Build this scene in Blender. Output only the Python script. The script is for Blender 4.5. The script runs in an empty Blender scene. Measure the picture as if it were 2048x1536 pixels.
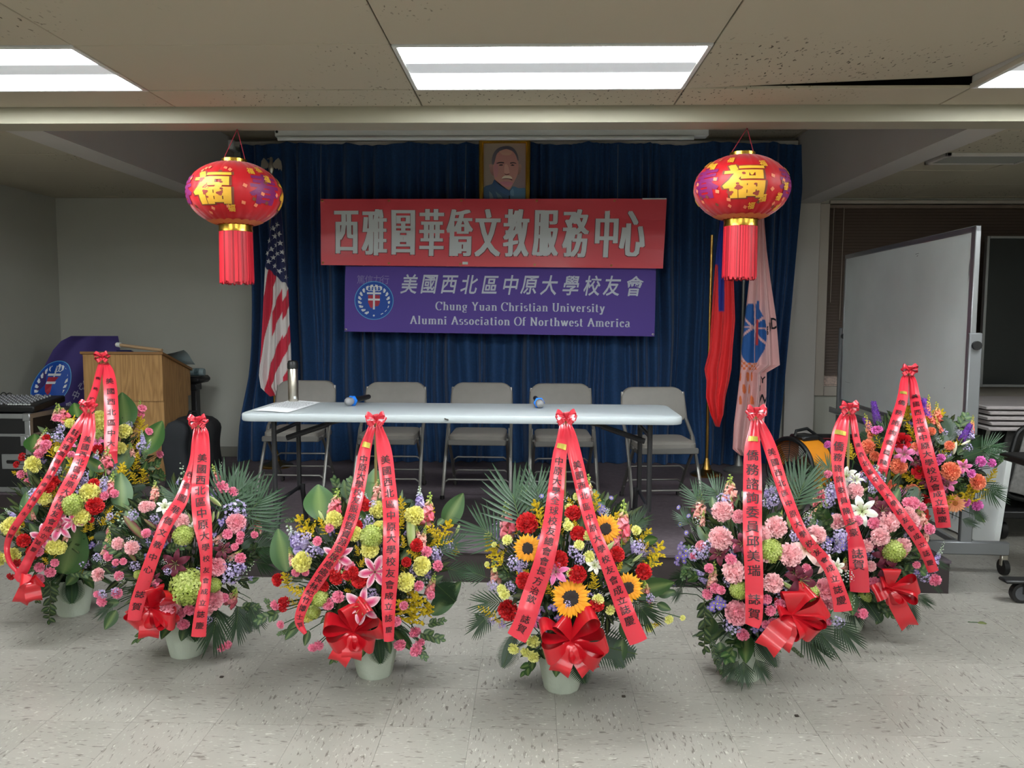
import bpy, math, random
from math import sin, cos, pi, sqrt, radians
from mathutils import Vector as V, Matrix

# ------------------------------------------------------------------ camera, light, exposure
SC = bpy.context.scene
COL = SC.collection
F, YAW, PITCH, ROLL, H = 1616.0, 0.026, 0.0829, 0.0038, 1.453
_c, _s = cos(YAW), sin(YAW)
_right = V((_c, _s, 0)); _fh = V((-_s, _c, 0)); _z = V((0, 0, 1))
FWD = _fh*cos(PITCH) - _z*sin(PITCH)
_up = _fh*sin(PITCH) + _z*cos(PITCH)
RGT = _right*cos(ROLL) + _up*sin(ROLL)
UPV = _up*cos(ROLL) - _right*sin(ROLL)
CAM = V((0, 0, H))
cd = bpy.data.cameras.new('camera'); cam = bpy.data.objects.new('camera', cd); COL.objects.link(cam)
cd.sensor_width = 36; cd.lens = 36*F/2048; cd.clip_start = .05; cd.clip_end = 60
m = Matrix((RGT, UPV, -FWD)).transposed().to_4x4(); m.translation = CAM
cam.matrix_world = m
SC.camera = cam
w = bpy.data.worlds.new('world'); SC.world = w; w.use_nodes = True
w.node_tree.nodes['Background'].inputs[0].default_value = (.75, .8, 1, 1)
w.node_tree.nodes['Background'].inputs[1].default_value = .05
SC.view_settings.view_transform = 'Standard'; SC.view_settings.look = 'None'
SC.view_settings.gamma = 1; SC.view_settings.use_curve_mapping = False
SC.view_settings.exposure = 0.52
LAMP = 29.0            # strength of the tube bands in the ceiling lights
try:
    SC.cycles.use_denoising = True
    SC.cycles.max_bounces = 8; SC.cycles.diffuse_bounces = 5; SC.cycles.glossy_bounces = 3
    SC.cycles.sample_clamp_indirect = 6
except Exception: pass

def ray(px, py):
    return (FWD*F + RGT*(px-1024) + UPV*(768-py)).normalized()
def at(px, py, Y=None, Z=None, X=None):
    """the point of the room that a pixel of the 2048x1536 frame looks at, on a plane of the room"""
    r = ray(px, py)
    if Y is not None: t = (Y-CAM.y)/r.y
    elif Z is not None: t = (Z-CAM.z)/r.z
    else: t = (X-CAM.x)/r.x
    return CAM + r*t

# ------------------------------------------------------------------ materials
def lin(c):
    return tuple(((x/255)/12.92 if x/255 <= .04045 else ((x/255+.055)/1.055)**2.4) for x in c)
MATS = {}
def mat(name, rgb=None, rough=.6, metal=0., var=0., vscale=8., bump=0., bscale=200., sheen=0., coat=0., attr=False, spec=None, trans=0., emis=None, coords='Object'):
    if name in MATS: return MATS[name]
    m = bpy.data.materials.new(name); m.use_nodes = True
    nt = m.node_tree; b = nt.nodes['Principled BSDF']; L = nt.links
    b.inputs['Roughness'].default_value = rough; b.inputs['Metallic'].default_value = metal
    if spec is not None: b.inputs['Specular IOR Level'].default_value = spec
    if sheen: b.inputs['Sheen Weight'].default_value = sheen; b.inputs['Sheen Roughness'].default_value = .35
    if coat: b.inputs['Coat Weight'].default_value = coat; b.inputs['Coat Roughness'].default_value = .15
    tc = nt.nodes.new('ShaderNodeTexCoord')
    out = None
    if attr:
        a = nt.nodes.new('ShaderNodeVertexColor'); a.layer_name = 'Col'; out = a.outputs[0]
    elif rgb is not None:
        b.inputs['Base Color'].default_value = (*lin(rgb), 1)
    if var:
        n = nt.nodes.new('ShaderNodeTexNoise'); n.inputs['Scale'].default_value = vscale; n.inputs['Detail'].default_value = 4
        L.new(tc.outputs[coords], n.inputs['Vector'])
        r = nt.nodes.new('ShaderNodeMapRange'); r.inputs['To Min'].default_value = 1-var; r.inputs['To Max'].default_value = 1+var
        r.inputs['From Min'].default_value = .25; r.inputs['From Max'].default_value = .75
        L.new(n.outputs['Fac'], r.inputs['Value'])
        mx = nt.nodes.new('ShaderNodeMix'); mx.data_type = 'RGBA'; mx.blend_type = 'MULTIPLY'; mx.inputs[0].default_value = 1
        if out: L.new(out, mx.inputs[6])
        else: mx.inputs[6].default_value = (*lin(rgb), 1)
        L.new(r.outputs[0], mx.inputs[7]); out = mx.outputs[2]
    if out: L.new(out, b.inputs['Base Color'])
    if bump:
        n = nt.nodes.new('ShaderNodeTexNoise'); n.inputs['Scale'].default_value = bscale; n.inputs['Detail'].default_value = 3
        L.new(tc.outputs[coords], n.inputs['Vector'])
        bp = nt.nodes.new('ShaderNodeBump'); bp.inputs['Strength'].default_value = bump; bp.inputs['Distance'].default_value = .002
        L.new(n.outputs['Fac'], bp.inputs['Height']); L.new(bp.outputs[0], b.inputs['Normal'])
    if trans:
        t = nt.nodes.new('ShaderNodeBsdfTranslucent'); ms = nt.nodes.new('ShaderNodeMixShader'); ms.inputs[0].default_value = trans
        if out: L.new(out, t.inputs[0])
        else: t.inputs[0].default_value = (*lin(rgb), 1)
        o = nt.nodes['Material Output']
        L.new(b.outputs[0], ms.inputs[1]); L.new(t.outputs[0], ms.inputs[2]); L.new(ms.outputs[0], o.inputs[0])
    MATS[name] = m; return m

def streak_mat(name, rgb, dark, light, seed=0.):
    """vinyl composition tile: streaky chips, dark and light, each tile turned by a quarter"""
    m = bpy.data.materials.new(name); m.use_nodes = True; nt = m.node_tree; L = nt.links; N = nt.nodes.new
    b = nt.nodes['Principled BSDF']; b.inputs['Roughness'].default_value = .38
    tc = N('ShaderNodeTexCoord'); oi = N('ShaderNodeObjectInfo')
    ad = N('ShaderNodeVectorMath'); ad.operation = 'MULTIPLY_ADD'; ad.inputs[1].default_value = (1, 1, 1)
    cb = N('ShaderNodeCombineXYZ'); mu = N('ShaderNodeMath'); mu.operation = 'MULTIPLY'; mu.inputs[1].default_value = 37.
    L.new(oi.outputs['Random'], mu.inputs[0])
    for i in range(3): L.new(mu.outputs[0], cb.inputs[i])
    L.new(tc.outputs['Object'], ad.inputs[0]); L.new(cb.outputs[0], ad.inputs[2])
    def noise(sx, sy, scale, lo, hi):
        mp = N('ShaderNodeMapping'); mp.inputs['Scale'].default_value = (sx, sy, 1); L.new(ad.outputs[0], mp.inputs[0])
        n = N('ShaderNodeTexNoise'); n.inputs['Scale'].default_value = scale; n.inputs['Detail'].default_value = 2.5; n.inputs['Distortion'].default_value = .6
        L.new(mp.outputs[0], n.inputs['Vector'])
        r = N('ShaderNodeMapRange'); r.inputs['From Min'].default_value = lo; r.inputs['From Max'].default_value = hi
        L.new(n.outputs['Fac'], r.inputs['Value']); return r.outputs[0]
    def mix(f, a, bcol):
        x = N('ShaderNodeMix'); x.data_type = 'RGBA'; L.new(f, x.inputs[0])
        if isinstance(a, tuple): x.inputs[6].default_value = (*lin(a), 1)
        else: L.new(a, x.inputs[6])
        x.inputs[7].default_value = (*lin(bcol), 1); return x.outputs[2]
    base = mix(noise(1, 1, 3, .3, .7), rgb, tuple(int(c*.93) for c in rgb))
    o = mix(noise(.4, 1.5, 62, .60, .70), base, dark)
    o = mix(noise(.5, 1.4, 85, .62, .72), o, light)
    L.new(o, b.inputs['Base Color']); MATS[name] = m; return m

# ------------------------------------------------------------------ mesh builder
class MB:
    def __init__(s): s.v = []; s.f = []; s.c = []; s.m = []
    def add(s, vs, fs, col=(1, 1, 1), m=0):
        k = len(s.v); s.v += [tuple(p) for p in vs]
        if col and isinstance(col[0], (tuple, list)): s.c += list(col)
        else: s.c += [col]*len(vs)
        s.f += [tuple(i+k for i in f) for f in fs]; s.m += [m]*len(fs); return s
    def box(s, lo, hi, b=0., col=(1, 1, 1), m=0, M=None):
        lo, hi = V(lo), V(hi); c = (lo+hi)/2; h = (hi-lo)/2
        b = min(b, min(h)*.98)
        if b <= 0:
            vs = [c+V((h.x*i, h.y*j, h.z*k)) for i in (-1, 1) for j in (-1, 1) for k in (-1, 1)]
            fs = [(0, 1, 3, 2), (4, 6, 7, 5), (0, 4, 5, 1), (2, 3, 7, 6), (0, 2, 6, 4), (1, 5, 7, 3)]
        else:
            vs = []; idx = {}
            for i in (-1, 1):
                for j in (-1, 1):
                    for k in (-1, 1):
                        for a in range(3):
                            q = [h.x*i, h.y*j, h.z*k]
                            for e in range(3):
                                if e != a: q[e] -= b*(i, j, k)[e]
                            idx[(i, j, k, a)] = len(vs); vs.append(c+V(q))
            I = lambda i, j, k, a: idx[(i, j, k, a)]
            fs = []
            for sg in (-1, 1):
                fs.append([I(sg, -1, -1, 0), I(sg, 1, -1, 0), I(sg, 1, 1, 0), I(sg, -1, 1, 0)][::sg])
                fs.append([I(-1, sg, -1, 1), I(-1, sg, 1, 1), I(1, sg, 1, 1), I(1, sg, -1, 1)][::sg])
                fs.append([I(-1, -1, sg, 2), I(1, -1, sg, 2), I(1, 1, sg, 2), I(-1, 1, sg, 2)][::sg])
            for a in (-1, 1):
                for d in (-1, 1):
                    g = a*d
                    fs.append([I(a, d, -1, 0), I(a, d, -1, 1), I(a, d, 1, 1), I(a, d, 1, 0)][::g])
                    fs.append([I(a, -1, d, 2), I(a, -1, d, 0), I(a, 1, d, 0), I(a, 1, d, 2)][::g])
                    fs.append([I(-1, a, d, 1), I(-1, a, d, 2), I(1, a, d, 2), I(1, a, d, 1)][::g])
            for i in (-1, 1):
                for j in (-1, 1):
                    for k in (-1, 1):
                        fs.append([I(i, j, k, 0), I(i, j, k, 1), I(i, j, k, 2)][::i*j*k])
        if M is not None: vs = [M @ p for p in vs]
        return s.add(vs, fs, col, m)
    def tube(s, pts, r, n=8, col=(1, 1, 1), m=0, caps=True, closed=False):
        pts = [V(p) for p in pts]; vs = []; fs = []; N = len(pts)
        rr = r if isinstance(r, (list, tuple)) else [r]*N
        prev = None
        for i, p in enumerate(pts):
            if closed: t = pts[(i+1) % N]-pts[i-1]
            else: t = pts[min(i+1, N-1)]-pts[max(i-1, 0)]
            if t.length < 1e-9: t = V((0, 0, 1))
            t.normalize()
            if prev is None:
                a = V((0, 0, 1)) if abs(t.z) < .9 else V((0, 1, 0))
                u = t.cross(a).normalized()
            else:
                u = (prev-t*prev.dot(t))
                u = u.normalized() if u.length > 1e-6 else t.orthogonal().normalized()
            prev = u; w_ = t.cross(u)
            for k in range(n):
                an = 2*pi*k/n; vs.append(p+(u*cos(an)+w_*sin(an))*rr[i])
        for i in range(N if closed else N-1):
            j = (i+1) % N
            for k in range(n):
                fs.append((i*n+k, i*n+(k+1) % n, j*n+(k+1) % n, j*n+k))
        if caps and not closed:
            fs.append(tuple(range(n))[::-1]); fs.append(tuple((N-1)*n+k for k in range(n)))
        return s.add(vs, fs, col, m)
    def lathe(s, prof, n=24, o=(0, 0, 0), col=(1, 1, 1), m=0, M=None, jit=None):
        vs = []; fs = []; o = V(o)
        for i, (r, z) in enumerate(prof):
            for k in range(n):
                a = 2*pi*k/n; rj = r*(jit(a, z) if jit else 1)
                vs.append(V((rj*cos(a), rj*sin(a), z)))
        if M is not None: vs = [M @ p for p in vs]
        vs = [p+o for p in vs]
        for i in range(len(prof)-1):
            for k in range(n): fs.append((i*n+k, i*n+(k+1) % n, (i+1)*n+(k+1) % n, (i+1)*n+k))
        return s.add(vs, fs, col, m)
    def grid(s, fn, nu, nv, col=None, m=0):
        vs = []; cs = []
        for i in range(nu+1):
            for j in range(nv+1):
                u, v = i/nu, j/nv; vs.append(fn(u, v)); cs.append(col(u, v) if callable(col) else (col or (1, 1, 1)))
        fs = [(i*(nv+1)+j, (i+1)*(nv+1)+j, (i+1)*(nv+1)+j+1, i*(nv+1)+j+1) for i in range(nu) for j in range(nv)]
        return s.add(vs, fs, cs, m)
    def mesh(s, name, mats, smooth=True, org=V((0, 0, 0))):
        me = bpy.data.meshes.new(name)
        me.from_pydata([(x-org[0], y-org[1], z-org[2]) for x, y, z in s.v], [], s.f)
        if not isinstance(mats, (list, tuple)): mats = [mats]
        for a in mats: me.materials.append(a)
        if len(mats) > 1: me.polygons.foreach_set('material_index', s.m)
        if any(c != (1, 1, 1) for c in s.c):
            ca = me.color_attributes.new('Col', 'FLOAT_COLOR', 'POINT')
            fl = []
            for c in s.c: fl += [c[0], c[1], c[2], 1]
            ca.data.foreach_set('color', fl)
        if smooth:
            me.polygons.foreach_set('use_smooth', [True]*len(me.polygons))
            if smooth != 'all' : 
                try: me.set_sharp_from_angle(angle=radians(40))
                except Exception: pass
        me.update(); return me
    def build(s, name, mats, parent=None, smooth=True, label=None, kind=None):
        org = ORG.get(parent.name, V((0, 0, 0))) if parent else V((0, 0, 0))
        o = bpy.data.objects.new(name, s.mesh(name, mats, smooth, org)); COL.objects.link(o)
        if parent: o.parent = parent
        ORG[o.name] = org
        if label: o['label'] = label
        if kind: o['kind'] = kind
        return o
ORG = {}
def thing(name, loc, label, cat, group=None):
    o = bpy.data.objects.new(name, None); COL.objects.link(o); o.location = loc; o.empty_display_size = .05
    o['label'] = label; o['category'] = cat
    if group: o['group'] = group
    ORG[o.name] = V(loc); return o
def tag(o, label, cat, group=None):
    o['label'] = label; o['category'] = cat
    if group: o['group'] = group
    return o
def place(name, me, parent, M, label=None):
    """a copy of a shared mesh as a part of parent, M in world space"""
    o = bpy.data.objects.new(name, me); COL.objects.link(o); o.parent = parent
    org = ORG[parent.name]; o.matrix_basis = Matrix.Translation(-org) @ M
    ORG[o.name] = org
    if label: o['label'] = label
    return o
def relabel_tree(src, loc, label, group=None, rotz=0):
    """copy a thing with its parts and sub-parts"""
    c = src.copy(); COL.objects.link(c); c.location = loc; c.rotation_euler = (0, 0, rotz); c['label'] = label
    if group: c['group'] = group
    def rec(a, b):
        for ch in [x for x in a.children]:
            d = ch.copy(); COL.objects.link(d); d.parent = b; rec(ch, d)
    rec(src, c); return c
def smooth_path(pts, n):
    """Catmull-Rom through rows of numbers"""
    out = []; P = [pts[0]]+list(pts)+[pts[-1]]
    S = len(pts)-1
    for k in range(n+1):
        t = k/n*S; i = min(int(t), S-1); u = t-i
        a, b, c, d = P[i], P[i+1], P[i+2], P[i+3]
        out.append([.5*((2*b[j])+(-a[j]+c[j])*u+(2*a[j]-5*b[j]+4*c[j]-d[j])*u*u+(-a[j]+3*b[j]-3*c[j]+d[j])*u**3) for j in range(len(b))])
    return out

# glyphs: flat outlines of characters, centred
_GL = {}
FINE = [9.]
def fine(vs, fs, lim):
    """cut long faces so that a flat outline can follow a curved surface"""
    if lim > 5: return vs, fs
    vs = list(vs); out = []; mid = {}
    stack = []
    for f in fs:
        for k in range(1, len(f)-1): stack.append((f[0], f[k], f[k+1]))
    while stack:
        a, b, c = stack.pop()
        e = sorted([((vs[p][0]-vs[q][0])**2+(vs[p][1]-vs[q][1])**2, p, q, r) for p, q, r in ((a, b, c), (b, c, a), (c, a, b))])[-1]
        if e[0] <= lim*lim: out.append((a, b, c)); continue
        _, p, q, r = e; k = (min(p, q), max(p, q))
        if k not in mid: mid[k] = len(vs); vs.append(((vs[p][0]+vs[q][0])/2, (vs[p][1]+vs[q][1])/2))
        m_ = mid[k]; stack += [(p, m_, r), (m_, q, r)]
    return vs, out
_tc = bpy.data.curves.new('letter', 'FONT'); _to = bpy.data.objects.new('letter', _tc); COL.objects.link(_to)
def glyph(ch, bold=0., res=2, center=True):
    k = (ch, bold, res)
    if k not in _GL:
        _tc.body = ch; _tc.offset = bold; _tc.resolution_u = res
        dg = bpy.context.evaluated_depsgraph_get(); dg.update()
        me = bpy.data.meshes.new_from_object(_to.evaluated_get(dg))
        vs = [(v.co.x, v.co.y) for v in me.vertices]; fs = [tuple(p.vertices) for p in me.polygons]
        bpy.data.meshes.remove(me)
        x0 = min(a for a, b in vs); x1 = max(a for a, b in vs); y0 = min(b for a, b in vs); y1 = max(b for a, b in vs)
        _GL[k] = (vs, fs, (x0, x1, y0, y1))
    vs, fs, (x0, x1, y0, y1) = _GL[k]
    if center:
        if ord(ch[0]) > 255: s = .92; cx, cy = (x0+x1)/2, (y0+y1)/2
        else: s = (y1-y0); cx, cy = (x0+x1)/2, (y0+y1)/2
        return fine([((a-cx)/s, (b-cy)/s) for a, b in vs], fs, FINE[0])
    return vs, fs
# ------------------------------------------------------------------ materials used often
LIN = lambda r, g, b: lin((r, g, b))
wallm = mat('wall_paint', (172, 172, 162), .8, var=.04, vscale=2, bump=.15, bscale=300)
softm = mat('soffit_paint', (188, 184, 178), .75, var=.03, vscale=2, bump=.1, bscale=200)
beamm = mat('beam_paint', (160, 155, 136), .6, var=.05, vscale=3)
whitem = mat('white_plastic', (222, 226, 224), .35)
greym = mat('grey_metal', (128, 128, 124), .4, metal=.6)
darkm = mat('dark_metal', (58, 58, 60), .4, metal=.5)
blackm = mat('black_plastic', (18, 18, 19), .45)
blackfab = mat('black_fabric', (17, 18, 20), .85, bump=.4, bscale=900)
goldm = mat('gold_metal', (214, 170, 70), .25, metal=1)
brassm = mat('brass', (190, 150, 80), .28, metal=1)
silverm = mat('silver_metal', (196, 192, 180), .3, metal=1)
steelm = mat('brushed_steel', (190, 184, 172), .3, metal=1)
alum = mat('aluminium', (168, 170, 172), .35, metal=.85)
attrm = mat('printed', None, .6, attr=True)
clothm = mat('printed_cloth', None, .75, attr=True, sheen=.2)

# ceiling tile: fissured
def ceil_mat():
    m = bpy.data.materials.new('ceiling_tile'); m.use_nodes = True; nt = m.node_tree; L = nt.links; N = nt.nodes.new
    b = nt.nodes['Principled BSDF']; b.inputs['Roughness'].default_value = .9
    g = N('ShaderNodeNewGeometry')
    mp = N('ShaderNodeMapping'); mp.inputs['Scale'].default_value = (1, .5, 1); mp.inputs['Rotation'].default_value = (0, 0, .9); L.new(g.outputs['Position'], mp.inputs[0])
    n = N('ShaderNodeTexNoise'); n.inputs['Scale'].default_value = 65; n.inputs['Detail'].default_value = 1; L.new(mp.outputs[0], n.inputs['Vector'])
    r = N('ShaderNodeMapRange'); r.inputs['From Min'].default_value = .665; r.inputs['From Max'].default_value = .70; L.new(n.outputs['Fac'], r.inputs['Value'])
    n2 = N('ShaderNodeTexNoise'); n2.inputs['Scale'].default_value = 1.3; L.new(g.outputs['Position'], n2.inputs['Vector'])
    r2 = N('ShaderNodeMapRange'); r2.inputs['From Min'].default_value = .48; r2.inputs['From Max'].default_value = .6; L.new(n2.outputs['Fac'], r2.inputs['Value'])
    mu = N('ShaderNodeMath'); mu.operation = 'MULTIPLY'; L.new(r.outputs[0], mu.inputs[0]); L.new(r2.outputs[0], mu.inputs[1])
    x = N('ShaderNodeMix'); x.data_type = 'RGBA'; L.new(mu.outputs[0], x.inputs[0])
    x.inputs[6].default_value = (*lin((176, 168, 148)), 1); x.inputs[7].default_value = (*lin((80, 74, 60)), 1)
    L.new(x.outputs[2], b.inputs['Base Color']); return m
ceilm = ceil_mat()
darkgap = mat('plenum_dark', (60, 56, 48), .9)

ZC = 2.478; YB = 7.2; ZA = 3.0
XL = at(110, 385, Y=YB).x; XR = 5.2; YR = -8.1
AX0, AX1, AY0 = -2.645, 2.262, 4.2      # the raised recess over the stage
TW, TL = .6096, 1.219
# ---- shell
b = MB(); b.box((XL-.1, YR-.1, -.12), (XR+.1, YB+.1, -.004)); floor = b.build('floor', mat('subfloor', (70, 66, 60), .9), kind='structure')
YT0 = at(1112, 1459, Z=0).y % .3048; X0 = -.5186
tilem = streak_mat('floor_tile', (146, 142, 134), (90, 84, 78), (174, 170, 162))
T = .3048
tb = MB(); tb.box((-T/2+.0005, -T/2+.0005, -.0045), (T/2-.0005, T/2-.0005, 0)); tile_me = tb.mesh('tile', tilem, False)
rest = MB(); ntile = 0
rnd = random.Random(3)
i0 = int((XL-X0)/T)-1; i1 = int((XR-X0)/T)+1
for i in range(i0, i1+1):
    for j in range(-27, 25):
        x0, y0 = X0+i*T, YT0+j*T; x1, y1 = x0+T, y0+T
        if x1 > XR or x0 < XL or y0 < YR or y1 > YB: 
            X_0, X_1, Y_0, Y_1 = max(x0, XL), min(x1, XR), max(y0, YR), min(y1, YB)
            if X_1-X_0 > .02 and Y_1-Y_0 > .02: rest.box((X_0+.0005, Y_0+.0005, -.0045), (X_1-.0005, Y_1-.0005, 0))
            continue
        near = (y0 > 1.9 and y0 < 4.35 and abs(x0+.15) < .75*y1+.3) or (x0 > 2.1 and 4.3 < y0 < 6.0 and x0 < .66*y1) or (x0 < -2.6 and 4.3 < y0 < 5.5 and x0 > -.66*y1)
        if near:
            o = bpy.data.objects.new('tile', tile_me); COL.objects.link(o); o.parent = floor
            o.location = ((x0+x1)/2, (y0+y1)/2, 0); o.rotation_euler = (0, 0, pi/2*((i+j) % 2)+pi*rnd.randint(0, 1)); ntile += 1
        else: rest.box((x0+.0005, y0+.0005, -.0045), (x1-.0005, y1-.0005, 0))
rest.build('tile_field', tilem, floor, False, kind='stuff')

b = MB(); b.box((XL-.12, YR, 0), (XL, YB, ZA)); b.build('wall_left', wallm, kind='structure')
b = MB(); b.box((XR, YR, 0), (XR+.12, YB, ZA)); b.build('wall_right', wallm, kind='structure')
b = MB(); b.box((XL, YR-.12, 0), (XR, YR, ZA)); b.build('wall_rear', wallm, kind='structure')
# back wall with the window opening
wx0 = at(1655, 500, Y=YB).x; wx1 = 4.9
wz0 = at(1640, 772, Y=YB).z; wz1 = at(1700, 408, Y=YB).z
b = MB(); b.box((XL, YB, 0), (wx0, YB+.14, ZA+.1)); b.box((wx1, YB, 0), (XR, YB+.14, ZA+.1))
b.box((wx0, YB, 0), (wx1, YB+.14, wz0)); b.box((wx0, YB, wz1), (wx1, YB+.14, ZA+.1))
wallb = b.build('wall_back', wallm, kind='structure')
# pier beside the curtain, slightly proud of the wall
px0 = at(1598, 500, Y=YB).x
b = MB(); b.box((px0-.10, YB-.05, 0), (wx0-.09, YB, 2.5)); b.build('trim_1', softm, kind='structure')
# baseboards
b = MB(); b.box((XL, YB-.012, .178), (AX0-.02, YB, .27), .003); b.build('baseboard_back', mat('base_dark', (120, 118, 108), .6), kind='structure')
b = MB(); b.box((XL, YR, 0), (XL+.012, 5.6, .1), .003); b.build('baseboard_left', mat('base_dark'), kind='structure')
# window: frame, blind, glass
win = bpy.data.objects.new('window_1', None); COL.objects.link(win); win.location = (wx0, YB, wz0); win['kind'] = 'structure'; ORG['window_1'] = V((wx0, YB, wz0))
fr = mat('window_frame', (176, 168, 158), .55)
b = MB()
b.box((wx0-.085, YB-.03, wz0-.085), (wx0, YB+.02, wz1), .004); b.box((wx0+.0005, YB-.03, wz0-.085), (wx1, YB+.02, wz0), .004)
b.box((wx0+.0005, YB-.03, wz1), (wx1, YB+.02, wz1+.03), .004)
b.build('window_frame', fr, win)
b = MB(); b.box((wx0, YB+.10, wz0), (wx1, YB+.106, wz1)); b.build('glass_pane', mat('night_glass', (20, 20, 22), .1, spec=.6), win)
# floral paper strip showing under the blind
b = MB(); b.box((wx0, YB+.02, wz0), (wx1, YB+.095, wz0+.012)); b.box((wx0+.005, YB+.07, wz0+.012), (wx1, YB+.08, wz0+.10))
b.build('sill', mat('sill_floral', (190, 170, 160), .6, var=.45, vscale=45), win)
b = MB(); nsl = int((wz1-wz0-.13)/.026)
for k in range(nsl):
    z = wz0+.10+k*.026
    b.add([(wx0+.008, YB+.03, z-.004), (wx1, YB+.03, z-.004), (wx1, YB+.040, z+.025), (wx0+.008, YB+.040, z+.025), (wx0+.008, YB+.033, z+.012), (wx1, YB+.033, z+.012)], [(0, 1, 5, 4), (4, 5, 2, 3)])
b.build('blind_slats', mat('blind_brown', (88, 74, 66), .5), win, kind='stuff')
b = MB(); b.box((wx0+.005, YB+.005, wz1-.035), (wx1, YB+.06, wz1-.004), .004); b.build('blind_headrail', mat('blind_rail', (120, 104, 94), .4), win)
b = MB()
for q, (px, pyb) in enumerate(((1668, 605), (1688, 640))):
    a = at(px, 420, Y=YB+.0).x
    b.tube([(a, YB-.004, wz1-.03), (a-.004, YB-.004, at(px, pyb, Y=YB).z)], .003, 5)
b.build('blind_cord', mat('cord_pale', (150, 140, 128), .5), win)

# ---- ceilings
def slab(name, x0, x1, y0, y1, z): 
    b = MB(); b.box((x0, y0, z), (x1, y1, z+.05)); return b
c = MB()
c.box((XL, YR, ZC+.09), (XR, AY0-.12, ZC+.14)); c.box((XL, AY0-.12, ZC+.09), (AX0-.19, YB, ZC+.14)); c.box((AX1+.18, AY0-.12, ZC+.09), (XR, YB, ZC+.14))
ceil = c.build('ceiling', darkgap, kind='structure')
GX = [-4.21, -2.93, -1.77, -.55, .675, 1.945, 3.165, 4.385, 5.19]
GYs = [4.035, 3.752, 3.142, 2.532, 1.922, 1.312, .702, .092, -.518, -1.128, -1.738, -2.348, -2.958, -3.568, -4.178, -4.788, -5.398, -6.008, -6.618, -7.228, -7.838]
LIGHTS = [(-1.77-1.21, -1.787), (-.55+.023, -.55+1.203), (1.965, 1.965+1.18)]
lightrows = [1, 5, 9, 13, 17]      # light rows of the grid; the last two added unseen to brighten the stage
def tile_at(x0, x1, y0, y1, z, tilt=0, par=None):
    b = MB(); g = .003
    b.box((x0+g, y0+g, 0), (x1-g, y1-g, .014), .002)
    if tilt:
        for i, (x, y, zz) in enumerate(b.v):
            u = (x-x0)/(x1-x0); v_ = (y-y0)/(y1-y0); b.v[i] = (x, y, zz+tilt*u*u*(.35+.65*v_))
    b.v = [(x, y, zz+z) for x, y, zz in b.v]
    return b.build('ceiling_tile', ceilm, par, False)
rr = random.Random(5)
for i in range(len(GX)-1):
    for j in range(len(GYs)-1):
        x0, x1, y1, y0 = max(GX[i], XL), GX[i+1], GYs[j], GYs[j+1]
        if j in lightrows and i in (1, 3, 5):
            continue
        z = ZC+rr.uniform(-.002, .002)
        tile_at(x0, x1, y0, y1, z, .05 if (i == 4 and j == 1) else rr.choice([0, 0, .004]), ceil)
# side ceilings beyond the beam
for (x0, x1) in ((XL, -2.93), (-2.93, AX0-.19), (AX1+.18, 3.165), (3.165, 4.385), (4.385, XR)):
    y = 4.035; k = 0
    while y < YB-.02:
        y1 = min(y+TW, YB); tile_at(x0, x1, y, y1, ZC+.012+rr.uniform(-.003, .003), 0, ceil); y = y1
# grid runners that show beside the lights
b = MB()
for x in (-1.778, 1.955): b.box((x-.012, 3.15, ZC-.002), (x+.010, 3.76, ZC+.02), .001)
b.build('ceiling_runner', mat('runner', (196, 190, 176), .5), ceil)
# dropped beam and the two side soffits, raised ceiling over the stage
b = MB()
b.box((AX0-.205, 4.04, 2.40), (AX1+.2, AY0, ZA)); beam = b.build('trim_2', beamm, kind='structure')
b = MB(); b.box((AX0-.205, AY0, 2.44), (AX0, YB, ZA)); b.build('trim_3', softm, kind='structure')
b = MB(); b.box((AX1, AY0, 2.44), (AX1+.2, YB, ZA)); b.build('trim_4', softm, kind='structure')
b = MB(); b.box((AX0-.2, AY0-.1, ZA+.014), (AX1+.2, YB+.1, ZA+.06)); c2 = b.build('ceiling', softm, kind='structure')
x = AX0
while x < AX1-.02:
    x1 = min(x+TL, AX1); y = AY0
    while y < YB-.02:
        y1 = min(y+TW, YB); tile_at(x, x1, y, y1, ZA, 0, c2); y = y1
    x = x1
# vent on the right side ceiling
va = at(1905, 322, Z=ZC); vb = at(2030, 303, Z=ZC)
vc = at(1965, 318, Z=ZC)
vent = thing('ceiling_vent', (vc.x, vc.y, ZC-.012), 'grey slatted air vent in the side ceiling above the whiteboard', 'vent')
b = MB(); b.box((vc.x-.3, vc.y-.15, ZC-.010), (vc.x+.3, vc.y-.125, ZC+.012), .003); b.box((vc.x-.3, vc.y+.125, ZC-.010), (vc.x+.3, vc.y+.15, ZC+.012), .003)
b.box((vc.x-.3, vc.y-.15, ZC-.010), (vc.x-.27, vc.y+.15, ZC+.012), .003); b.box((vc.x+.27, vc.y-.15, ZC-.010), (vc.x+.3, vc.y+.15, ZC+.012), .003)
b.build('frame', softm, vent)
sb = MB(); sb.box((-.27, -.004, -.006), (.27, .004, .006)); sm = sb.mesh('slat', greym, False)
for k in range(11): place('slat', sm, vent, Matrix.Translation((vc.x, vc.y-.11+k*.022, ZC)) @ Matrix.Rotation(.6, 4, 'X'))

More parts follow.
